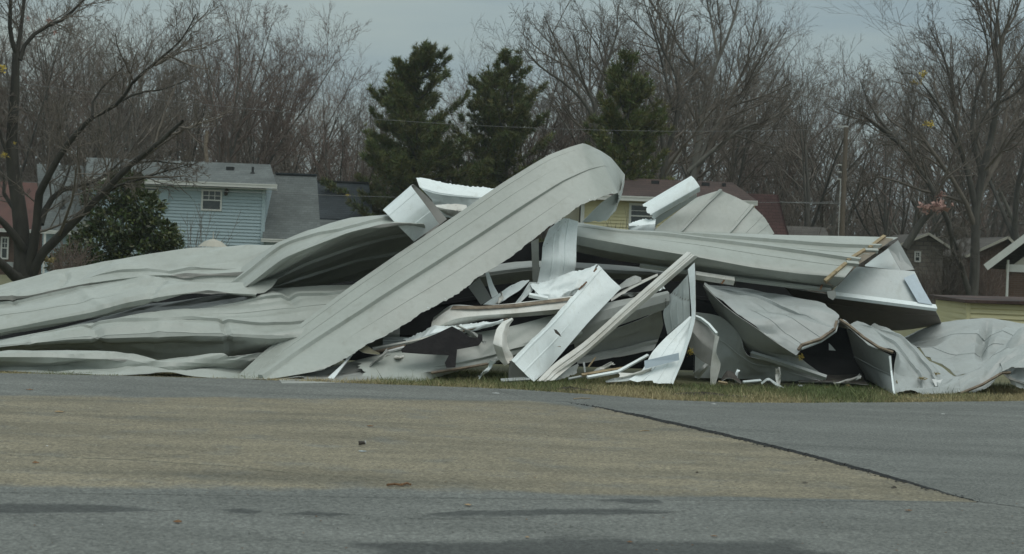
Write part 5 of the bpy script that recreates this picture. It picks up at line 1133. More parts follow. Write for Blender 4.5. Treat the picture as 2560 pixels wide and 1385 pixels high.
for px, w in ((1638, 0.15), (1764, 0.15), (1810, 0.07)):
    Yv = YY + 2.3; zz = zeY + (Zh(1690, 450, Yk) - zeY) * (Yv - Yg) / (Yk - Yg); xx = X_(px, 455, Yv)
    b = MB(); b.box(xx - w, xx + w, Yv - 0.12, Yv + 0.12, zz - 0.05, zz + 0.11); b.build('roof_vent', M['vent'], ry)
b = MB(); b.box(X_(1400, 560, YY + 1.2), x0 - 0.03, YY + 1.2, YY + 6.8, 0, zeY - 0.2); b.build('wall', M['siding_cream'], hy)
# ---- red shingled mansard
YR = 86.0
hr = empty('mansard_house', (X_(1930, 560, YR), YR, 0), 'house with steep red brown shingled mansard roof beside the yellow house', 'house')
slope(hr, 'roof', 'roof_red', X_(1780, 590, YR), X_(1973, 590, YR), YR, Zh(1930, 590, YR), X_(1780, 480, YR + 1.4), X_(1945, 487, YR + 1.4), YR + 1.4, Zh(1900, 485, YR + 1.4))
b = MB(); b.slab([(X_(1973, 590, YR), YR, Zh(1930, 590, YR)), (X_(1973, 590, YR), YR + 7, Zh(1930, 590, YR)), (X_(1945, 487, YR + 1.4), YR + 6, Zh(1900, 485, YR + 1.4)), (X_(1945, 487, YR + 1.4), YR + 1.4, Zh(1900, 485, YR + 1.4))], (-0.08, 0, 0)); b.build('roof', M['roof_red'], hr)
b = MB(); b.box(X_(1790, 640, YR), X_(1965, 640, YR), YR + 0.3, YR + 6.8, 0, Zh(1930, 590, YR)); b.build('wall', M['brick'], hr)
# ---- distant houses on the right
YS = 95.0
def gable(name, label, pxa, pxb, py_eave, px_top, py_top, Y, wall, roof, depth=7.0, win=None):
    h = empty(name, (X_((pxa + pxb) / 2, py_eave, Y), Y, 0), label, 'house')
    xa, xb, xt = X_(pxa, py_eave, Y), X_(pxb, py_eave, Y), X_(px_top, py_top, Y)
    zz, zt_ = Zh((pxa + pxb) / 2, py_eave, Y), Zh(px_top, py_top, Y)
    b = MB(); b.slab([(xa + 0.25, Y, 0), (xb - 0.25, Y, 0), (xb - 0.25, Y, zz), (xt, Y, zt_ - 0.12), (xa + 0.25, Y, zz)], (0, depth, 0)); b.build('wall', M[wall], h)
    for s, xe in ((-1, xa), (1, xb)):
        b = MB(); b.slab([(xe, Y - 0.4, zz - 0.08), (xt, Y - 0.4, zt_), (xt, Y + depth + 0.3, zt_), (xe, Y + depth + 0.3, zz - 0.08)], (0, 0, -0.1)); b.build('roof', M[roof], h)
        b = MB(); b.bar((xe, Y - 0.43, zz - 0.1), (xt, Y - 0.43, zt_ - 0.03), 0.05, 0.11); b.build('barge_board', M['siding_cream'], h)
    if win: window(h, X_(win[0], win[2], Y), X_(win[1], win[2], Y), Y - 0.02, Zh(win[0], win[3], Y), Zh(win[0], win[2], Y), (1, 1), 0.4)
    return h
gable('stone_house', 'small stone faced gabled house beyond the battened roof section', 2240, 2372, 612, 2318, 583, YS, 'stone', 'roof_taupe', 8, (2286, 2302, 628, 655))
gable('brown_house', 'brown gabled house half hidden by the forked tree', 2408, 2570, 640, 2515, 592, 93.0, 'brick', 'roof_taupe', 9)
hl_ = empty('low_house', (X_(2010, 600, 96.0), 96.0, 0), 'low house with pale taupe roof beyond the utility pole', 'house')
slope(hl_, 'roof', 'roof_taupe', X_(1930, 592, 96), X_(2080, 597, 96), 96.0, Zh(2000, 600, 96), X_(1935, 563, 99), X_(2062, 568, 99), 99.0, Zh(2000, 566, 99))
b = MB(); b.box(X_(1940, 600, 96), X_(2070, 600, 96), 96.4, 102, 0, Zh(2000, 600, 96) - 0.1); b.build('wall', M['stone'], hl_)
YC = 70.0
hc = empty('cream_house', (X_(2480, 700, YC), YC, 0), 'cream gabled house with white eave and downspout', 'house')
hc.rotation_euler = (0, 0, 0)
b = MB(); b.box(X_(2518, 690, YC), X_(2518, 690, YC) + 8, YC, YC + 9, 0, Zh(2530, 672, YC)); b.build('wall', M['brick'], hc)
xa = X_(2518, 690, YC); zc0 = Zh(2518, 672, YC)
b = MB(); b.slab([(xa, YC - 0.02, zc0), (xa + 8, YC - 0.02, zc0), (xa + 4, YC - 0.02, zc0 + 3.3)], (0, 9, 0)); b.build('gable_wall', M['siding_cream'], hc)
e0 = P(2477, 664, YC - 0.5); sl_ = 0.83
b = MB(); b.slab([(e0[0], YC - 0.5, e0[2]), (e0[0] + 4.6, YC - 0.5, e0[2] + 4.6 * sl_), (e0[0] + 4.6, YC + 9.4, e0[2] + 4.6 * sl_), (e0[0], YC + 9.4, e0[2])], (0, 0, -0.1)); b.build('roof', M['roof_taupe'], hc)
b = MB(); b.bar((e0[0], YC - 0.53, e0[2] - 0.07), (e0[0] + 4.6, YC - 0.53, e0[2] + 4.6 * sl_ - 0.07), 0.06, 0.24); b.build('barge_board', M['trim'], hc)
b = MB(); b.box(xa - 0.06, xa + 8, YC - 0.06, YC - 0.021, zc0 - 0.1, zc0 + 0.16); b.build('band_board', M['trim'], hc)
b = MB(); b.cyl((X_(2523, 650, YC - 0.15), YC - 0.15, Zh(2523, 650, YC)), (X_(2520, 742, YC - 0.15), YC - 0.15, 0.05), 0.045, 0.045, 8); b.build('downspout', M['trim'], hc)
hc.rotation_euler = (0, 0, -R(19))
# ---- yellow shed
YQ = 46.0
hs = empty('yellow_shed', (X_(2480, 800, YQ), YQ, 0), 'small yellow sided shed with flat dark roof', 'shed')
sx = X_(2420, 780, YQ); zs_ = Zh(2490, 760, YQ)
xL = X_(2338, 780, YQ + 3.2)
b = MB(); b.box(sx + 0.02, sx + 3.4, YQ + 0.05, YQ + 3.2, 0, zs_); b.build('wall', M['siding_yellow'], hs)
siding(hs, sx + 0.06, sx + 3.4, YQ + 0.05, 0.05, zs_, 'siding_yellow', 0.12)
# oblique left wall, built from boards
n = int(zs_ / 0.12)
for k in range(n):
    za = 0.05 + k * (zs_ - 0.05) / n; h = (zs_ - 0.05) / n
    b = MB(); b.slab([(sx + 0.02, YQ + 0.02, za), (xL, YQ + 3.2, za), (xL - 0.0, YQ + 3.2, za + h), (sx + 0.045, YQ + 0.03, za + h)], (0.05, 0.02, 0)); b.build('siding_board', M['siding_yellow'], hs)
b = MB(); b.box(sx - 0.03, sx + 0.06, YQ - 0.0, YQ + 0.08, 0, zs_); b.build('corner_board', M['siding_yellow'], hs)
b = MB(); b.slab([(sx - 0.12, YQ - 0.15, zs_), (sx + 3.6, YQ - 0.15, zs_ + 0.05), (sx + 3.6, YQ + 3.5, zs_ + 0.1), (xL - 0.15, YQ + 3.4, zs_ + 0.05)], (0, 0, 0.07)); b.build('roof', M['roof_brown'], hs)
# ---- street things
YU = 84.0
pb, pt = P(2103, 640, YU), P(2118, 318, YU)
up = empty('utility_pole', (pb[0], YU, 0), 'weathered wooden utility pole rising behind the fanned roof section', 'utility pole')
b = MB(); b.cyl((pb[0], YU, 0), (pb[0], YU, pt[2]), 0.12, 0.095, 10); b.build('pole', M['pole'], up, smooth=40)
b = MB(); b.bar((pb[0] - 0.35, YU, pt[2] + 0.02), (pb[0] + 0.1, YU, pt[2] + 0.02), 0.08, 0.08); b.build('bracket', M['edge'], up)
b = MB(); b.cyl((pb[0] - 0.17, YU - 0.05, 0.3), (pb[0] - 0.15, YU - 0.05, pt[2] - 2.2), 0.02, 0.02, 6); b.build('conduit', M['edge'], up)
for k in range(3):
    b = MB(); zz = pt[2] - 1.6 - 0.3 * k; b.cyl((pb[0] - 0.13, YU - 0.02, zz), (pb[0] - 0.3, YU - 0.02, zz), 0.03, 0.03, 6); b.build('insulator', M['edge'], up)
def wire(pts, r, label, Y0=None):
    b = MB()
    for p, q in zip(pts[:-1], pts[1:]): b.cyl(p, q, r, r, 5, caps=False)
    return tag(b.build('cable', M['wire']), label, 'cable')
def sag(a, c, s, n=18):
    a, c = np.array(a), np.array(c); return [a + (c - a) * t - np.array((0, 0, s * 4 * t * (1 - t))) for t in np.linspace(0, 1, n)]
wire(sag(P(-200, 175, 62), (pb[0], YU, pt[2] - 0.05), 0.75), 0.007, 'thin upper cable sagging from the left towards the utility pole')
wire(sag(P(-200, 440, 70), P(2104, 505, YU), 0.3), 0.008, 'low cable passing before the slate roof to the utility pole')
wire(sag(P(1950, 505, 80), P(2104, 508, YU), 0.02), 0.014, 'short service cable between the mansard roof and the utility pole')
wire(sag(P(2112, 330, YU), P(2760, 340, 95), 0.4), 0.008, 'thin cable leaving the utility pole towards the right')
bn = empty('wheelie_bin', G(2382, 738), 'dark green wheelie bin by the distant driveway', 'bin')
c = G(2382, 738); b = MB(); b.slab([(c[0] - 0.26, c[1] - 0.3, 0.05), (c[0] + 0.26, c[1] - 0.3, 0.05), (c[0] + 0.26, c[1] + 0.3, 0.05), (c[0] - 0.26, c[1] + 0.3, 0.05)], (0, 0, 0.95)); b.build('bin_body', M['bin'], bn)
b = MB(); b.box(c[0] - 0.3, c[0] + 0.3, c[1] - 0.36, c[1] + 0.34, 1.0, 1.08); b.build('lid', M['bin'], bn)
for s in (-1, 1):
    b = MB(); b.cyl((c[0] + s * 0.27 - 0.03, c[1] + 0.25, 0.1), (c[0] + s * 0.27 + 0.03, c[1] + 0.25, 0.1), 0.1, 0.1, 10); b.build('wheel', M['vent'], bn)
mbx = empty('mailbox', G(2360, 745), 'small mailbox on a post before the bin', 'mailbox'); c = G(2360, 745)
b = MB(); b.box(c[0] - 0.05, c[0] + 0.05, c[1] - 0.05, c[1] + 0.05, 0, 0.7); b.build('post', M['oldwood'], mbx)
b = MB(); b.box(c[0] - 0.1, c[0] + 0.1, c[1] - 0.25, c[1] + 0.2, 0.7, 0.92); b.build('box_body', M['slate'], mbx)
dv = [G(2330, 742), G(2480, 746), G(2700, 752), G(2700, 762), G(2330, 752)]
tag(mesh_obj('driveway', [(p[0], p[1], 0.01) for p in dv], [tuple(range(5))], M['concrete']), kind='structure')
um = empty('garden_parasol', P(530, 640, 66) * np.array((1, 1, 0)), 'cream garden parasol canopy peeping over the draped sheet', 'parasol')
pc = P(533, 598, 66); b = MB(); k = 10
vv = [(pc[0], pc[1], pc[2] + 0.02)] + [(pc[0] + math.cos(2 * math.pi * j / k) * r, pc[1] + math.sin(2 * math.pi * j / k) * r, pc[2] - d_) for r, d_ in ((0.28, 0.07), (0.5, 0.25)) for j in range(k)]
b.add(vv, [(0, 1 + j, 1 + (j + 1) % k) for j in range(k)] + [(1 + j, 1 + k + j, 1 + k + (j + 1) % k, 1 + (j + 1) % k) for j in range(k)]); b.build('canopy', M['siding_cream'], um)
b = MB(); b.cyl((pc[0], pc[1], 0), (pc[0], pc[1], pc[2] + 0.25), 0.03, 0.02, 8); b.build('pole', M['edge'], um)

# ================================================================== trees
def tubes(branches, sides=4):
    """list of (pts, radii) -> verts, quad faces"""
    V, F, n0 = [], [], 0
    for pts, rad in branches:
        pts = np.asarray(pts); m = len(pts); rad = np.asarray(rad)
        k = 6 if rad[0] > 0.09 else (4 if rad[0] > 0.03 else 3)
        d = np.gradient(pts, axis=0); d /= np.maximum(np.linalg.norm(d, axis=1, keepdims=True), 1e-9)
        ref = np.array((0.31, 0.83, 0.12)) if abs(d[0][1]) < 0.9 else np.array((1.0, 0.1, 0.0))
        x = np.cross(d, ref); x /= np.maximum(np.linalg.norm(x, axis=1, keepdims=True), 1e-9); y = np.cross(d, x)
        a = np.arange(k) * 2 * math.pi / k
        ring = pts[:, None] + rad[:, None, None] * (np.cos(a)[None, :, None] * x[:, None] + np.sin(a)[None, :, None] * y[:, None])
        V.append(ring.reshape(-1, 3)); ii = np.arange(m * k).reshape(m, k) + n0
        F.append(np.stack([ii[:-1], np.roll(ii[:-1], -1, 1), np.roll(ii[1:], -1, 1), ii[1:]], -1).reshape(-1, 4)); n0 += m * k
    return np.concatenate(V), np.concatenate(F)
def unit(v): return v / max(np.linalg.norm(v), 1e-9)
def make_branch(rng, start, d, L, r0, r1, nseg, up, wob):
    pts = [np.array(start, float)]; d = unit(np.array(d, float)); s = L / nseg
    for k in range(nseg):
        d = unit(d + rng.normal(0, wob, 3) + np.array((0, 0, up)))
        pts.append(pts[-1] + d * s)
    return np.array(pts), np.linspace(r0, r1, nseg + 1)
def side_dir(rng, d, ang):
    d = unit(d); p = unit(np.cross(d, rng.normal(0, 1, 3))); return unit(d * math.cos(ang) + p * math.sin(ang))
def sprout(rng, parent, lvl, cfg, out):
    pts, rad = parent
    n, t0, ratio, ang, up, wob, seg = cfg[lvl]
    L = np.linalg.norm(np.diff(pts, axis=0), axis=1).sum(); m = len(pts) - 1
    k = max(1, int(round(n * rng.uniform(0.75, 1.25))))
    for j in range(k):
        t = t0 + (1 - t0) * (j + rng.uniform(0.1, 0.95)) / k; t = min(t, 0.99); i = min(int(t * m), m - 1); f = t * m - i
        p = pts[i] * (1 - f) + pts[i + 1] * f; d = pts[i + 1] - pts[i]
        rr = (rad[i] * (1 - f) + rad[i + 1] * f)
        l2 = L * ratio * rng.uniform(0.6, 1.25) * (1.25 - 0.55 * t); r = max(min(rr * 0.72, l2 * 0.020), 0.0055)
        br = make_branch(rng, p, side_dir(rng, d, ang * rng.uniform(0.6, 1.35)), l2, r, max(r * 0.45, 0.0045), seg, up, wob)
        out[min(lvl + 1, 4)].append(br)
        if lvl + 1 < len(cfg): sprout(rng, br, lvl + 1, cfg, out)
def bare_tree(seed, H=14.0, fork=0.22, leaders=4, spread=0.38, trunk_r=0.2, dens=0.88, upt=0.06):
    """returns trunk branches and crown branches; base at the origin"""
    rng = np.random.default_rng(seed)
    hf = H * fork; tr = make_branch(rng, (0, 0, -0.1), (rng.normal(0, 0.05), rng.normal(0, 0.05), 1), hf, trunk_r, trunk_r * 0.82, 5, 0.05, 0.03)
    out = [[tr], [], [], [], []]
    cfg = [None, (7 * dens, 0.18, 0.46, 0.62, upt, 0.10, 5), (6 * dens, 0.2, 0.50, 0.62, upt, 0.13, 4), (5 * dens, 0.18, 0.52, 0.6, upt * 0.8, 0.15, 3), (3.4 * dens, 0.2, 0.6, 0.6, 0.03, 0.15, 2)]
    a0 = rng.uniform(0, 6.28)
    for k in range(leaders):
        a = a0 + 2 * math.pi * k / leaders + rng.normal(0, 0.3); s = spread * rng.uniform(0.5, 1.3)
        if k == 0: s *= 0.3
        L = (H - hf) * rng.uniform(0.85, 1.05) * (1.0 if k == 0 else rng.uniform(0.8, 1.0))
        st = tr[0][-1] - np.array((0, 0, rng.uniform(0, hf * 0.35))) * (k > 0)
        r = trunk_r * (0.7 if k == 0 else rng.uniform(0.45, 0.65))
        br = make_branch(rng, st, (math.cos(a) * s, math.sin(a) * s, 1), L, r, 0.012, 9, 0.045, 0.07)
        out[1].append(br); sprout(rng, br, 1, cfg, out)
    return out
def tree_meshes(name, out, mb, mt):
    me = []
    for nm, br, mm in (('trunk', out[0] + out[1], mb), ('crown', out[2] + out[3] + out[4], mt)):
        v, f = tubes(br); o = mesh_obj(nm, v, f, M[mm], None, local=True, smooth=180); me.append(o.data); bpy.data.objects.remove(o)
    return me
PROTO = []
for sd_, kw, mb, mt in ((11, dict(H=14, fork=0.2, leaders=4, spread=0.40), 'bark', 'twig'), (12, dict(H=14, fork=0.12, leaders=5, spread=0.32, trunk_r=0.17), 'bark', 'twig_red'), (13, dict(H=14, fork=0.3, leaders=3, spread=0.34), 'bark_dark', 'twig'),
        (14, dict(H=14, fork=0.16, leaders=5, spread=0.5, trunk_r=0.22), 'bark_pale', 'twig'), (15, dict(H=14, fork=0.35, leaders=3, spread=0.24, trunk_r=0.15, upt=0.09), 'bark', 'twig_red'), (16, dict(H=14, fork=0.1, leaders=6, spread=0.55, trunk_r=0.2, upt=0.03), 'bark_dark', 'twig')):
    PROTO.append(tree_meshes('t', bare_tree(sd_, **kw), mb, mt))
rt = random.Random(4)
def plant(px, Y, py_top, proto, label, group=None, name='bare_tree', wide=1.0, lean=(0, 0), rz=None):
    base = P(px, 640, Y); H = (P(px, py_top, Y)[2]); s = H / 15.6
    o = empty(name, (base[0] , Y, 0), label, 'tree', group)
    o.rotation_euler = (lean[0], lean[1], rt.uniform(0, 6.28) if rz is None else rz); o.scale = (s * wide, s * wide, s)
    for nm, me in zip(('trunk', 'crown'), PROTO[proto]):
        c = bpy.data.objects.new(nm, me); COL.objects.link(c); c.parent = o
    return o
LOOK = ['wide grey brown bare tree', 'reddish twigged bare tree', 'dark barked bare tree', 'pale barked spreading bare tree', 'narrow upright reddish bare tree', 'low forked dark bare tree']
def behind(x):
    for lim, nm in ((90, 'the brick house'), (430, 'the magnolia'), (700, 'the blue house'), (930, 'the slate roofed house'), (1160, 'the densest pine'), (1420, 'the plumed pine'), (1640, 'the thin pine'), (1900, 'the yellow house'), (2060, 'the red mansard roof'), (2200, 'the utility pole'), (2400, 'the leaning tree')):
        if x < lim: return nm
    return 'the tall forked tree'
GR = 'bare trees of the wood behind the houses'
LB = 'bare grey brown tree standing in the wood behind the houses'
def top_at(x):                                                     # crest of the wood in the photograph
    return float(np.interp(x, [-200, 0, 250, 400, 480, 600, 700, 800, 900, 960, 1100, 1200, 1280, 1400, 1550, 1650, 1780, 1900, 1960, 2060, 2160, 2240, 2300, 2400, 2480, 2560, 2800],
        [-60, -50, -20, -10, 40, 60, 75, 105, 135, 190, 180, 150, 95, 45, 10, 5, 10, 45, 95, 100, 125, 165, 120, 50, -10, -20, -20]))
k = 0
for x in list(range(-140, 480, 70)) + list(range(480, 960, 92)) + list(range(960, 1300, 120)) + list(range(1300, 2760, 88)):      # front row
    xx = x + rt.uniform(-30, 30); Y = rt.uniform(97, 112) + (8 if x > 2200 else 0)
    plant(xx, Y, top_at(xx) + rt.uniform(-12, 45), k % 6, LOOK[k % 6] + ' fronting the wood behind ' + behind(xx), GR, wide=rt.uniform(0.85, 1.2)); k += 1
for x in range(-160, 2760, 105):                                     # deeper rows, lower in the picture
    xx = x + rt.uniform(-40, 40); Y = rt.uniform(122, 142)
    plant(xx, Y, top_at(xx) + rt.uniform(25, 95), (k * 5 + 1) % 6, LOOK[(k * 5 + 1) % 6] + ' deeper in the wood behind ' + behind(xx), 'bare trees deeper in the wood', wide=rt.uniform(0.9, 1.35)); k += 1
for x in range(-160, 2760, 150):
    xx = x + rt.uniform(-50, 50); Y = rt.uniform(155, 185)
    plant(xx, Y, top_at(xx) + rt.uniform(90, 170), (k * 5 + 2) % 6, 'small ' + LOOK[(k * 5 + 2) % 6] + ' far back behind ' + behind(xx), 'small bare trees far back in the wood', wide=rt.uniform(1.0, 1.5)); k += 1
# ---- thicket: uncountable saplings and brush that closes the wood
def sapling(seed, n=46, H=6.0):
    rng = np.random.default_rng(seed); br = []
    for s in range(3):
        st = make_branch(rng, (rng.normal(0, 0.25), rng.normal(0, 0.25), -0.1), (rng.normal(0, 0.18), rng.normal(0, 0.18), 1), H * rng.uniform(0.6, 1), 0.03, 0.01, 5, 0.04, 0.08); br.append(st)
        for j in range(n // 3):
            t = rng.uniform(0.12, 0.98); i = min(int(t * 5), 4); p = st[0][i] + (st[0][i + 1] - st[0][i]) * (t * 5 - i)
            b2 = make_branch(rng, p, side_dir(rng, st[0][i + 1] - st[0][i], rng.uniform(0.4, 0.9)), H * rng.uniform(0.12, 0.3), 0.012, 0.008, 2, 0.06, 0.15); br.append(b2)
            b3 = make_branch(rng, b2[0][1], side_dir(rng, b2[0][1] - b2[0][0], 0.6), H * rng.uniform(0.06, 0.16), 0.010, 0.007, 1, 0.05, 0.1); br.append(b3)
    v, f = tubes(br); return v, f
SAP = [sapling(s) for s in (1, 2, 3, 4)]
def thicket(name, n, x0, x1, y0, y1, h0, h1, m, seed, label):
    rng = np.random.default_rng(seed); V, F, n0 = [], [], 0
    for k in range(n):
        v, f = SAP[rng.integers(4)]; s = rng.uniform(h0, h1) / 6.0; a = rng.uniform(0, 6.28); c_, s_ = math.cos(a), math.sin(a)
        w = v * np.array((s * 1.3, s * 1.3, s)); w = np.stack([w[:, 0] * c_ - w[:, 1] * s_, w[:, 0] * s_ + w[:, 1] * c_, w[:, 2]], 1)
        Y = rng.uniform(y0, y1); xf = rng.uniform(x0, x1)
        if xf > 0.16 and Y < 128: Y += 30
        w = w + np.array((xf * Y, Y, 0)); V.append(w); F.append(f + n0); n0 += len(w)
    return tag(mesh_obj(name, np.concatenate(V), np.concatenate(F), M[m]), label, 'thicket', kind='stuff')
thicket('thicket', 420, -0.30, 0.30, 100, 130, 4.0, 8.5, 'twig', 3, 'tangled grey brown saplings and brush under the wood')
thicket('far_thicket', 520, -0.30, 0.30, 135, 215, 5.0, 10.5, 'twig_red', 4, 'far reddish brown saplings closing the wood')
# ---- pines
def pine(seed, H, Rm, n_tuft=5200):
    rng = np.random.default_rng(seed); br = [make_branch(rng, (0, 0, -0.1), (0, 0, 1), H, 0.17, 0.02, 10, 0.05, 0.015)]
    tip, dirs, shade = [], [], []; boughs = []
    z = 0.06 * H
    while z < 0.985 * H:
        t = z / H; nb = rng.integers(4, 7); R_ = Rm * (0.22 + 0.78 * min(1, (1 - t) / 0.7)) * (1 if t < 0.9 else (1 - t) / 0.1 * 0.7 + 0.3)
        if t < 0.28: R_ *= 0.55 + 1.6 * t
        for j in range(nb):
            a = rng.uniform(0, 6.28); L = R_ * rng.uniform(0.55, 1.2)
            bq = make_branch(rng, (0, 0, z), (math.cos(a), math.sin(a), 0.05 + 0.4 * t), L, 0.035, 0.012, 5, 0.10, 0.09); boughs.append((bq, t))
            br.append(bq)
        z += H * 0.034 * rng.uniform(0.6, 1.4)
    Lt = np.array([np.linalg.norm(np.diff(b[0][0], axis=0), axis=1).sum() for b in boughs]); pr = Lt / Lt.sum()
    V, F, C = [], [], []
    idx = rng.choice(len(boughs), n_tuft, p=pr)
    for k, i in enumerate(idx):
        pts = boughs[i][0][0]; t = rng.power(1.6); q = min(int(t * 5), 4); p = pts[q] + (pts[q + 1] - pts[q]) * (t * 5 - q)
        d = unit(pts[q + 1] - pts[q]); side = unit(np.cross(d, (0, 0, 1))); off = rng.normal(0, 0.16 * (0.5 + Lt[i] * 0.25)) * (1.15 - 0.55 * t)
        p = p + side * off + np.array((0, 0, rng.normal(0.05, 0.09)))
        ax = unit(d + side * np.sign(off) * 0.5 + np.array((0, 0, 0.55)))
        m = 9; nd = ax + rng.normal(0, 0.55, (m, 3)); nd /= np.linalg.norm(nd, axis=1, keepdims=True)
        ln = rng.uniform(0.18, 0.34, (m, 1)); w = np.cross(nd, rng.normal(0, 1, (m, 3))); w /= np.maximum(np.linalg.norm(w, axis=1, keepdims=True), 1e-6)
        tri = np.stack([p - w * 0.02, p + w * 0.02, p + nd * ln], 1)
        V.append(tri.reshape(-1, 3)); c = rng.uniform(0.75, 1.35) * np.array((1.0, 1.0, 1.0)) * np.array((rng.uniform(0.8, 1.35), 1, 0.9)); C.append(np.tile(c, (m * 3, 1)))
    V = np.concatenate(V); F = np.arange(len(V)).reshape(-1, 3)
    return br, V, F, np.concatenate(C)
def place_pine(px, Y, top, Rm, seed, label, n=5200):
    base = P(px, 640, Y); tp_ = P(px, top, Y); x = tp_[0]; H = tp_[2]
    br, V, F, C = pine(seed, H, Rm, n)
    o = empty('pine_tree', (x, Y, 0), label, 'tree', 'pines before the wood')
    v, f = tubes(br); mesh_obj('trunk', v, f, M['bark_dark'], o, local=True, smooth=180)
    mesh_obj('crown', V, F, M['needle'], o, local=True, cols=C)
place_pine(1052, 92, 122, 4.2, 31, 'densest dark green pine between the slate roof and the slanting panel', 14000)
place_pine(1268, 94, 138, 4.0, 32, 'dark green pine with upswept plumes behind the slanting panel', 9000)
place_pine(1566, 81, 142, 3.0, 33, 'thin dark green pine tangled with bare branches behind the yellow house', 6000)
# ---- big bare tree and its limbs, measured limb by limb
YT = 50.0
def limb(pts, r0, r1, Y=YT, bend=0.0):
    q = np.array([P(x, y, Y + bend * i / max(1, len(pts) - 1)) for i, (x, y) in enumerate(pts)])
    t = np.concatenate([[0], np.cumsum(np.linalg.norm(np.diff(q, axis=0), axis=1))]); n = max(4, int(t[-1] / 0.35)); ts = np.linspace(0, t[-1], n + 1)
    return hermite(q, t, ts, False), np.linspace(r0, r1, n + 1)
LIMBS = [([(62, 800), (58, 700), (55, 600), (45, 500), (33, 425), (30, 350), (37, 232), (40, 133)], 0.33, 0.12, 0), ([(40, 133), (27, 90), (26, 0), (20, -80)], 0.10, 0.03, -0.5), ([(40, 150), (53, 66), (60, 0), (72, -90)], 0.10, 0.03, 0.6),
    ([(50, 150), (63, 110), (116, 66), (143, 56), (209, 0), (260, -60)], 0.085, 0.02, 0.8),
    ([(66, 690), (81, 628), (93, 552), (101, 476), (113, 455), (143, 399), (185, 340), (232, 292)], 0.18, 0.07, -1.2), ([(232, 292), (299, 254), (332, 206), (385, 159), (458, 93), (490, 35)], 0.075, 0.015, -1.0),
    ([(232, 292), (230, 262), (250, 225), (272, 203), (309, 166)], 0.05, 0.015, 0.5), ([(299, 254), (345, 232), (400, 225), (470, 200)], 0.045, 0.012, 0.8),
    ([(80, 690), (104, 636), (141, 598), (202, 537), (240, 499), (278, 461), (328, 411), (399, 355), (440, 318), (457, 303)], 0.165, 0.05, -1.8), ([(240, 499), (300, 462), (345, 450), (400, 432), (470, 412)], 0.055, 0.012, -1.0), ([(328, 411), (380, 402), (430, 408), (485, 411)], 0.04, 0.012, -0.6), ([(278, 461), (300, 430), (302, 395)], 0.035, 0.012, 0.6),
    ([(101, 560), (109, 534), (152, 476), (177, 469), (215, 461), (260, 440), (310, 395)], 0.12, 0.02, 1.0), ([(152, 476), (172, 430), (180, 400), (200, 370)], 0.05, 0.012, 0.6),
    ([(68, 640), (50, 610), (23, 572), (-10, 540), (-60, 480)], 0.15, 0.06, -1.0), ([(62, 700), (35, 690), (10, 665), (-20, 640), (-80, 620)], 0.18, 0.07, -1.5), ([(48, 540), (20, 500), (8, 480), (10, 440), (-20, 380)], 0.09, 0.03, 0.8), ([(35, 420), (15, 380), (-10, 290), (-20, 200)], 0.07, 0.02, -0.5), ([(120, 450), (147, 400), (143, 330), (150, 260)], 0.05, 0.012, 0.5)]
rngT = np.random.default_rng(77)
main = [limb(p, a, c, bend=bd) for p, a, c, bd in LIMBS]
outT = [[], [], [], [], []]
cfgT = [None, (11, 0.2, 0.34, 0.75, 0.05, 0.10, 5), (4.6, 0.15, 0.5, 0.7, 0.05, 0.13, 4), (4, 0.15, 0.55, 0.65, 0.04, 0.15, 3), (2.5, 0.2, 0.6, 0.6, 0.03, 0.15, 2)]
for i, b_ in enumerate(main):
    if i == 0 or i == 14 or i == 15: continue
    sprout(rngT, b_, 1, cfgT, outT)
bt = empty('big_bare_tree', P(62, 640, YT) * np.array((1, 1, 0)), 'big bare tree with thick spreading limbs before the brick house', 'tree')
v, f = tubes([(p_, r_ * 0.84) for p_, r_ in main]); mesh_obj('trunk', v, f, M['bark_old'], bt, smooth=180)
v, f = tubes(outT[2] + outT[3] + outT[4]); mesh_obj('crown', v, f, M['twig'], bt)
# ---- other measured bare trees on the right
def measured_tree(limbs, Y, label, seed, mb='bark', mt='twig', name='bare_tree', n1=9):
    rng = np.random.default_rng(seed); m_ = [limb(p, a, c, Y, bd) for p, a, c, bd in limbs]; out = [[], [], [], [], []]
    cfg = [None, (n1, 0.2, 0.36, 0.65, 0.06, 0.10, 5), (6, 0.15, 0.5, 0.62, 0.05, 0.13, 4), (5, 0.15, 0.55, 0.6, 0.04, 0.15, 3), (3, 0.2, 0.6, 0.6, 0.03, 0.15, 2)]
    for i, b_ in enumerate(m_): sprout(rng, b_, 1, cfg, out)
    o = empty(name, (m_[0][0][0][0], m_[0][0][0][1], 0), label, 'tree')
    v, f = tubes(m_); mesh_obj('trunk', v, f, M[mb], o, smooth=180); v, f = tubes(out[2] + out[3] + out[4]); mesh_obj('crown', v, f, M[mt], o); return o
measured_tree([([(2432, 745), (2436, 690), (2438, 600), (2440, 520), (2455, 440), (2480, 330), (2500, 200), (2490, 90), (2500, -20)], 0.23, 0.04, 0), ([(2440, 520), (2410, 400), (2380, 320), (2330, 240), (2290, 190)], 0.16, 0.02, -1), ([(2400, 370), (2385, 260), (2365, 160), (2325, 70)], 0.10, 0.02, 1), ([(2455, 440), (2430, 330), (2440, 240), (2470, 130), (2440, 20)], 0.11, 0.02, 1.5), ([(2490, 260), (2530, 240), (2590, 180)], 0.09, 0.02, -1), ([(2425, 742), (2402, 660), (2398, 640), (2380, 590)], 0.15, 0.08, -1.5), ([(2432, 380), (2460, 290), (2540, 200), (2580, 120)], 0.07, 0.02, -1)],
    88.0, 'tall bare forked tree beside the cream house', 101, 'bark_dark')
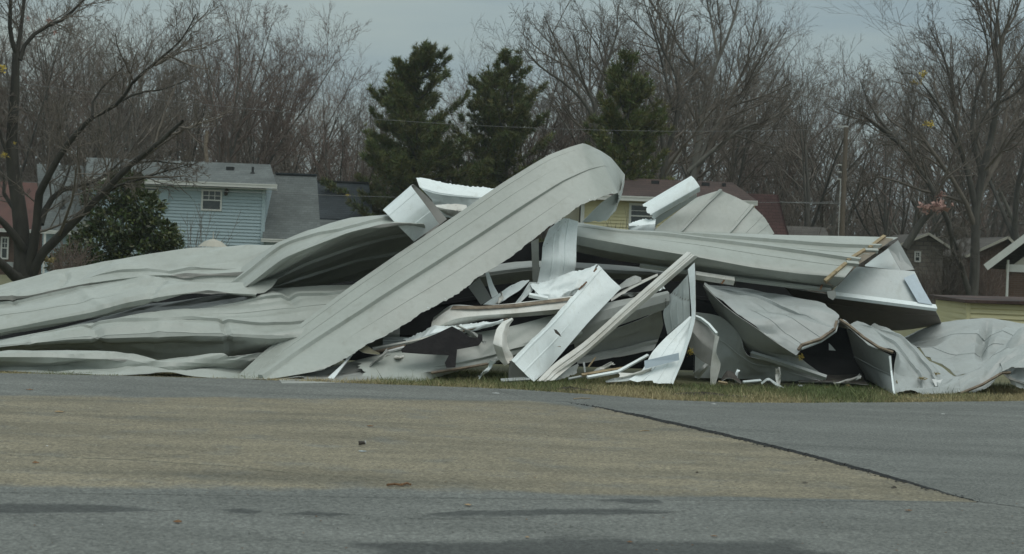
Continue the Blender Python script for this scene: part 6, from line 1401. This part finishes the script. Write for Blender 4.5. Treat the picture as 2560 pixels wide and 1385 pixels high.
measured_tree([([(2262, 620), (2300, 560), (2340, 500), (2310, 440), (2260, 370), (2210, 330), (2150, 280)], 0.17, 0.04, 0), ([(2260, 370), (2200, 300), (2175, 260), (2150, 200)], 0.09, 0.02, 1), ([(2225, 335), (2160, 290), (2110, 270)], 0.08, 0.02, -1), ([(2285, 400), (2280, 330), (2290, 250)], 0.07, 0.02, 0.8), ([(2345, 500), (2372, 560), (2385, 640)], 0.12, 0.11, 0.8)],
    86.0, 'leaning bare tree bearing pink insulation in its fork', 102, 'bark_dark')
measured_tree([([(1512, 640), (1500, 420), (1495, 340), (1485, 260), (1440, 180), (1390, 100), (1360, 40)], 0.17, 0.02, 0), ([(1500, 380), (1470, 270), (1420, 215), (1350, 165), (1310, 120)], 0.12, 0.02, -1), ([(1488, 270), (1510, 180), (1540, 90), (1545, 10)], 0.09, 0.015, 1), ([(1500, 330), (1520, 240), (1500, 130), (1445, 40)], 0.08, 0.015, 0.5)], 84.0, 'slender bare tree with arching limbs rising behind the curled panel top', 103)
measured_tree([([(1662, 640), (1664, 400), (1690, 300), (1692, 200), (1650, 110), (1620, 20)], 0.18, 0.02, 0), ([(1664, 420), (1640, 280), (1610, 220), (1590, 120)], 0.1, 0.015, -1), ([(1690, 300), (1730, 200), (1745, 90)], 0.09, 0.015, 1), ([(1685, 280), (1640, 100), (1600, -30)], 0.08, 0.015, 1)], 85.0, 'bare tree with dark crooked stem behind the yellow house', 104, 'bark_dark')
measured_tree([([(1720, 640), (1735, 430), (1752, 330), (1765, 220), (1795, 150), (1830, 60), (1850, -20)], 0.22, 0.03, 0), ([(1735, 420), (1800, 300), (1880, 200), (1930, 110)], 0.13, 0.02, 0.8), ([(1720, 430), (1790, 370), (1860, 320), (1940, 290), (2000, 240)], 0.12, 0.02, -1), ([(1795, 150), (1780, 60), (1760, -30)], 0.08, 0.015, 1), ([(1752, 330), (1745, 230), (1720, 150)], 0.07, 0.015, -0.6)], 90.0, 'broad bare tree fanning out above the brown roof', 105, 'bark_pale')
measured_tree([([(560, 640), (575, 380), (590, 250), (600, 150), (590, 60)], 0.12, 0.02, 0), ([(560, 560), (545, 330), (520, 200), (500, 100)], 0.1, 0.015, -0.5), ([(620, 600), (650, 380), (700, 260), (740, 150)], 0.1, 0.015, 0.8), ([(575, 400), (620, 250), (660, 130), (680, 60)], 0.07, 0.015, 0.5), ([(600, 560), (700, 360), (790, 230), (840, 150)], 0.09, 0.015, 1)], 96.0, 'multi stemmed bare tree above the blue house roof', 106, 'bark', 'twig_red', n1=11)
tag(limb and mesh_obj('broken_trunk', *tubes([limb([(520, 640), (520, 420), (514, 375), (518, 328)], 0.16, 0.1, 94.0)]), M['oldwood'], smooth=180), 'snapped trunk with raw yellow wood behind the blue house roof', 'tree trunk')
# ---- shrubs by the houses
def leafy(name, blobs, n, size, m, label, seed, Y, trunk=True):
    rng = np.random.default_rng(seed); V, F, C, n0 = [], [], [], 0
    vol = np.array([b_[2] * b_[3] for b_ in blobs], float); vol /= vol.sum()
    for i in rng.choice(len(blobs), n, p=vol):
        bx_, by_, rx, ry = blobs[i]; u = rng.normal(0, 1, 3); u /= np.linalg.norm(u); u *= rng.uniform(0.45, 1.0) ** 0.5
        c = P(bx_ + u[0] * rx, by_ - u[2] * ry, Y + u[1] * rx / FPX * Y)
        for q in range(5):
            d = unit(rng.normal(0, 1, 3) + u * 0.9 + np.array((0, -0.1, 0.35))); w = unit(np.cross(d, rng.normal(0, 1, 3))); nn = np.cross(d, w)
            L = size * rng.uniform(0.7, 1.3); a = c + rng.normal(0, size * 0.3, 3)
            V.append(np.array([a, a + d * L * 0.5 + w * L * 0.22 + nn * L * 0.06, a + d * L, a + d * L * 0.5 - w * L * 0.22 + nn * L * 0.06])); F.append((n0, n0 + 1, n0 + 2, n0 + 3)); n0 += 4
            C.append(np.tile(rng.uniform(0.6, 1.5) * np.array((rng.uniform(0.8, 1.5), 1, 0.8)), (4, 1)))
    V = np.concatenate(V); V[:, 2] = np.maximum(V[:, 2], 0.01)
    b0 = P(np.mean([b_[0] for b_ in blobs]), 640, Y); o = empty(name, (b0[0], Y, 0), label, 'shrub')
    mesh_obj('crown', V, np.array(F), M[m], o, cols=np.concatenate(C))
    if trunk:
        br = []
        for k in range(7):
            e_ = blobs[rng.integers(len(blobs))]; tgt = P(e_[0] + rng.normal(0, e_[2] * 0.4), e_[1], Y); st = np.array((b0[0] + rng.normal(0, 0.15), Y, -0.05))
            ts = np.linspace(0, 1, 7)[:, None]; pts = st + (tgt - st) * ts + np.array((0, 0, 0.4)) * ts * (1 - ts); br.append((pts, np.linspace(0.06, 0.015, 7)))
        v, f = tubes(br); mesh_obj('trunk', v, f, M['bark_dark'], o)
    return o
leafy('magnolia', [(300, 470, 55, 35), (350, 520, 60, 45), (300, 560, 90, 50), (390, 590, 60, 45), (250, 620, 85, 60), (350, 640, 90, 60), (235, 500, 30, 25), (320, 450, 40, 18), (420, 610, 40, 35), (180, 660, 60, 40)], 2600, 0.16, 'leaf_green', 'broad glossy evergreen magnolia before the blue house', 5, 62.0)
def brush(name, px, py_top, w, Y, n, m, label, seed, H=None):
    rng = np.random.default_rng(seed); b0 = P(px, 640, Y); Ht = P(px, py_top, Y)[2]; br = []
    for k in range(n):
        d = np.array((rng.normal(0, w), rng.normal(0, w), 1)); s = make_branch(rng, b0 * np.array((1, 1, 0)) + rng.normal(0, 0.12, 3) * np.array((1, 1, 0)), d, Ht * rng.uniform(0.7, 1.05), 0.016, 0.006, 6, 0.02, 0.09); br.append(s)
        for j in range(7):
            i = rng.integers(2, 6); br.append(make_branch(rng, s[0][i], side_dir(rng, s[0][i] - s[0][i - 1], 0.6), Ht * 0.18 * rng.uniform(0.6, 1.3), 0.007, 0.004, 3, 0.03, 0.12))
    o = empty(name, b0 * np.array((1, 1, 0)), label, 'shrub'); v, f = tubes(br); mesh_obj('stems', v, f, M[m], o); return o
brush('bare_shrub', 490, 505, 0.2, 68.0, 14, 'twig', 'thin bare shrub before the blue siding', 3)
brush('bare_shrub', 175, 590, 0.3, 58.0, 60, 'twig_red', 'dense reddish bare bush beside the big bare tree', 4)
brush('bare_shrub', 1535, 515, 0.14, 70.0, 10, 'twig', 'thin bare shrub before the yellow siding', 5)
brush('bare_shrub', 1655, 520, 0.12, 70.0, 12, 'twig_red', 'small bare shrub by the dark window of the yellow house', 6)
for k, (px, py, w, lab) in enumerate([(2250, 640, 0.35, 'beside the stone faced house'), (2310, 650, 0.4, 'before the stone faced house'), (2372, 610, 0.35, 'between the stone faced house and the forked tree'), (2470, 625, 0.35, 'before the brown gabled house'), (2205, 600, 0.3, 'under the leaning tree'), (2010, 560, 0.35, 'before the low taupe roofed house')]):
    brush('bare_shrub', px, py, w, 88.0 + k * 0.4, 46, 'twig_red' if k % 2 else 'twig', 'dense bare brown shrub ' + lab, 60 + k)
# ---- storm litter caught in the trees
def wool(px, py, Y, w, h, m, label, seed, n=60):
    rr = np.random.default_rng(seed); c = P(px, py, Y); V, F = [], []; w, h = w * Y / FPX, h * Y / FPX
    for k in range(n):
        p = c + rr.normal(0, 1, 3) * np.array((w, w * 0.5, h)) * 0.3; t_ = p + rr.normal(0, 1, (4, 3)) * max(w, h) * 0.14
        F += [(4 * k, 4 * k + 1, 4 * k + 2), (4 * k, 4 * k + 2, 4 * k + 3), (4 * k, 4 * k + 1, 4 * k + 3), (4 * k + 1, 4 * k + 2, 4 * k + 3)]; V += list(t_)
    return tag(mesh_obj('insulation_scrap', V, F, M[m]), label, 'insulation')
wool(2312, 517, 85.6, 27, 12, 'pink_ins', 'pink insulation tuft on the left arm of the leaning tree fork', 1, 50)
wool(2345, 516, 85.4, 34, 18, 'pink_ins', 'large pink insulation clump hanging in the leaning tree fork', 2, 70)
wool(2350, 490, 85.8, 16, 20, 'pink_ins', 'ragged pink insulation wisp above the clump in the fork', 3, 30)
wool(2308, 186, 86.5, 12, 16, 'yellow_ins', 'yellow insulation tuft high in the tall forked tree', 4, 30)
wool(2290, 205, 86.5, 20, 10, 'tan_ins', 'dull yellow insulation shred next to the high yellow tuft', 5, 30)
wool(2323, 310, 86.5, 20, 9, 'yellow_ins', 'yellow insulation shred midway up the tall forked tree', 6, 30)
wool(122, 51, 49.6, 13, 9, 'pink_ins', 'pink insulation tuft on a high limb of the big bare tree', 7, 30)
wool(138, 83, 49.7, 7, 10, 'pink_ins', 'small pale pink shred under the high limb of the big bare tree', 8, 24)
wool(70, 46, 50.2, 8, 10, 'pink_ins', 'dull pink shred beside the top stem of the big bare tree', 9, 24)
wool(8, 171, 49.6, 11, 16, 'yellow_ins', 'yellow insulation tuft beside the upper trunk of the big bare tree', 10, 30)
wool(10, 388, 49.6, 14, 12, 'yellow_ins', 'pale yellow tuft beside the lower trunk of the big bare tree', 11, 30)
wool(36, 358, 49.5, 7, 7, 'yellow_ins', 'small orange yellow shred on the big bare tree trunk', 12, 24)
wool(125, 650, 50.5, 26, 8, 'tan_ins', 'orange brown shred low beside the big bare tree', 13, 30)
wool(388, 370, 48.8, 6, 5, 'yellow_ins', 'tiny yellow shred on the long low limb', 14, 20)
wool(868, 488, 86.0, 9, 4, 'yellow_ins', 'yellow shred on the cable before the slate roof', 15, 20)

# ---- the thin grey air of the day
b = MB(); b.box(-140, 140, -12, 260, -1, 34)
M['haze'] = bpy.data.materials.new('thin haze'); M['haze'].use_nodes = True
hn, hl = M['haze'].node_tree.nodes, M['haze'].node_tree.links
hn.remove(hn['Principled BSDF']); pv = hn.new('ShaderNodeVolumePrincipled')
pv.inputs['Color'].default_value = (0.86, 0.92, 0.93, 1); pv.inputs['Density'].default_value = 0.00035
hl.new(pv.outputs[0], hn['Material Output'].inputs['Volume'])
tag(b.build('haze', M['haze']), 'thin pale haze in the air', 'haze', kind='stuff')
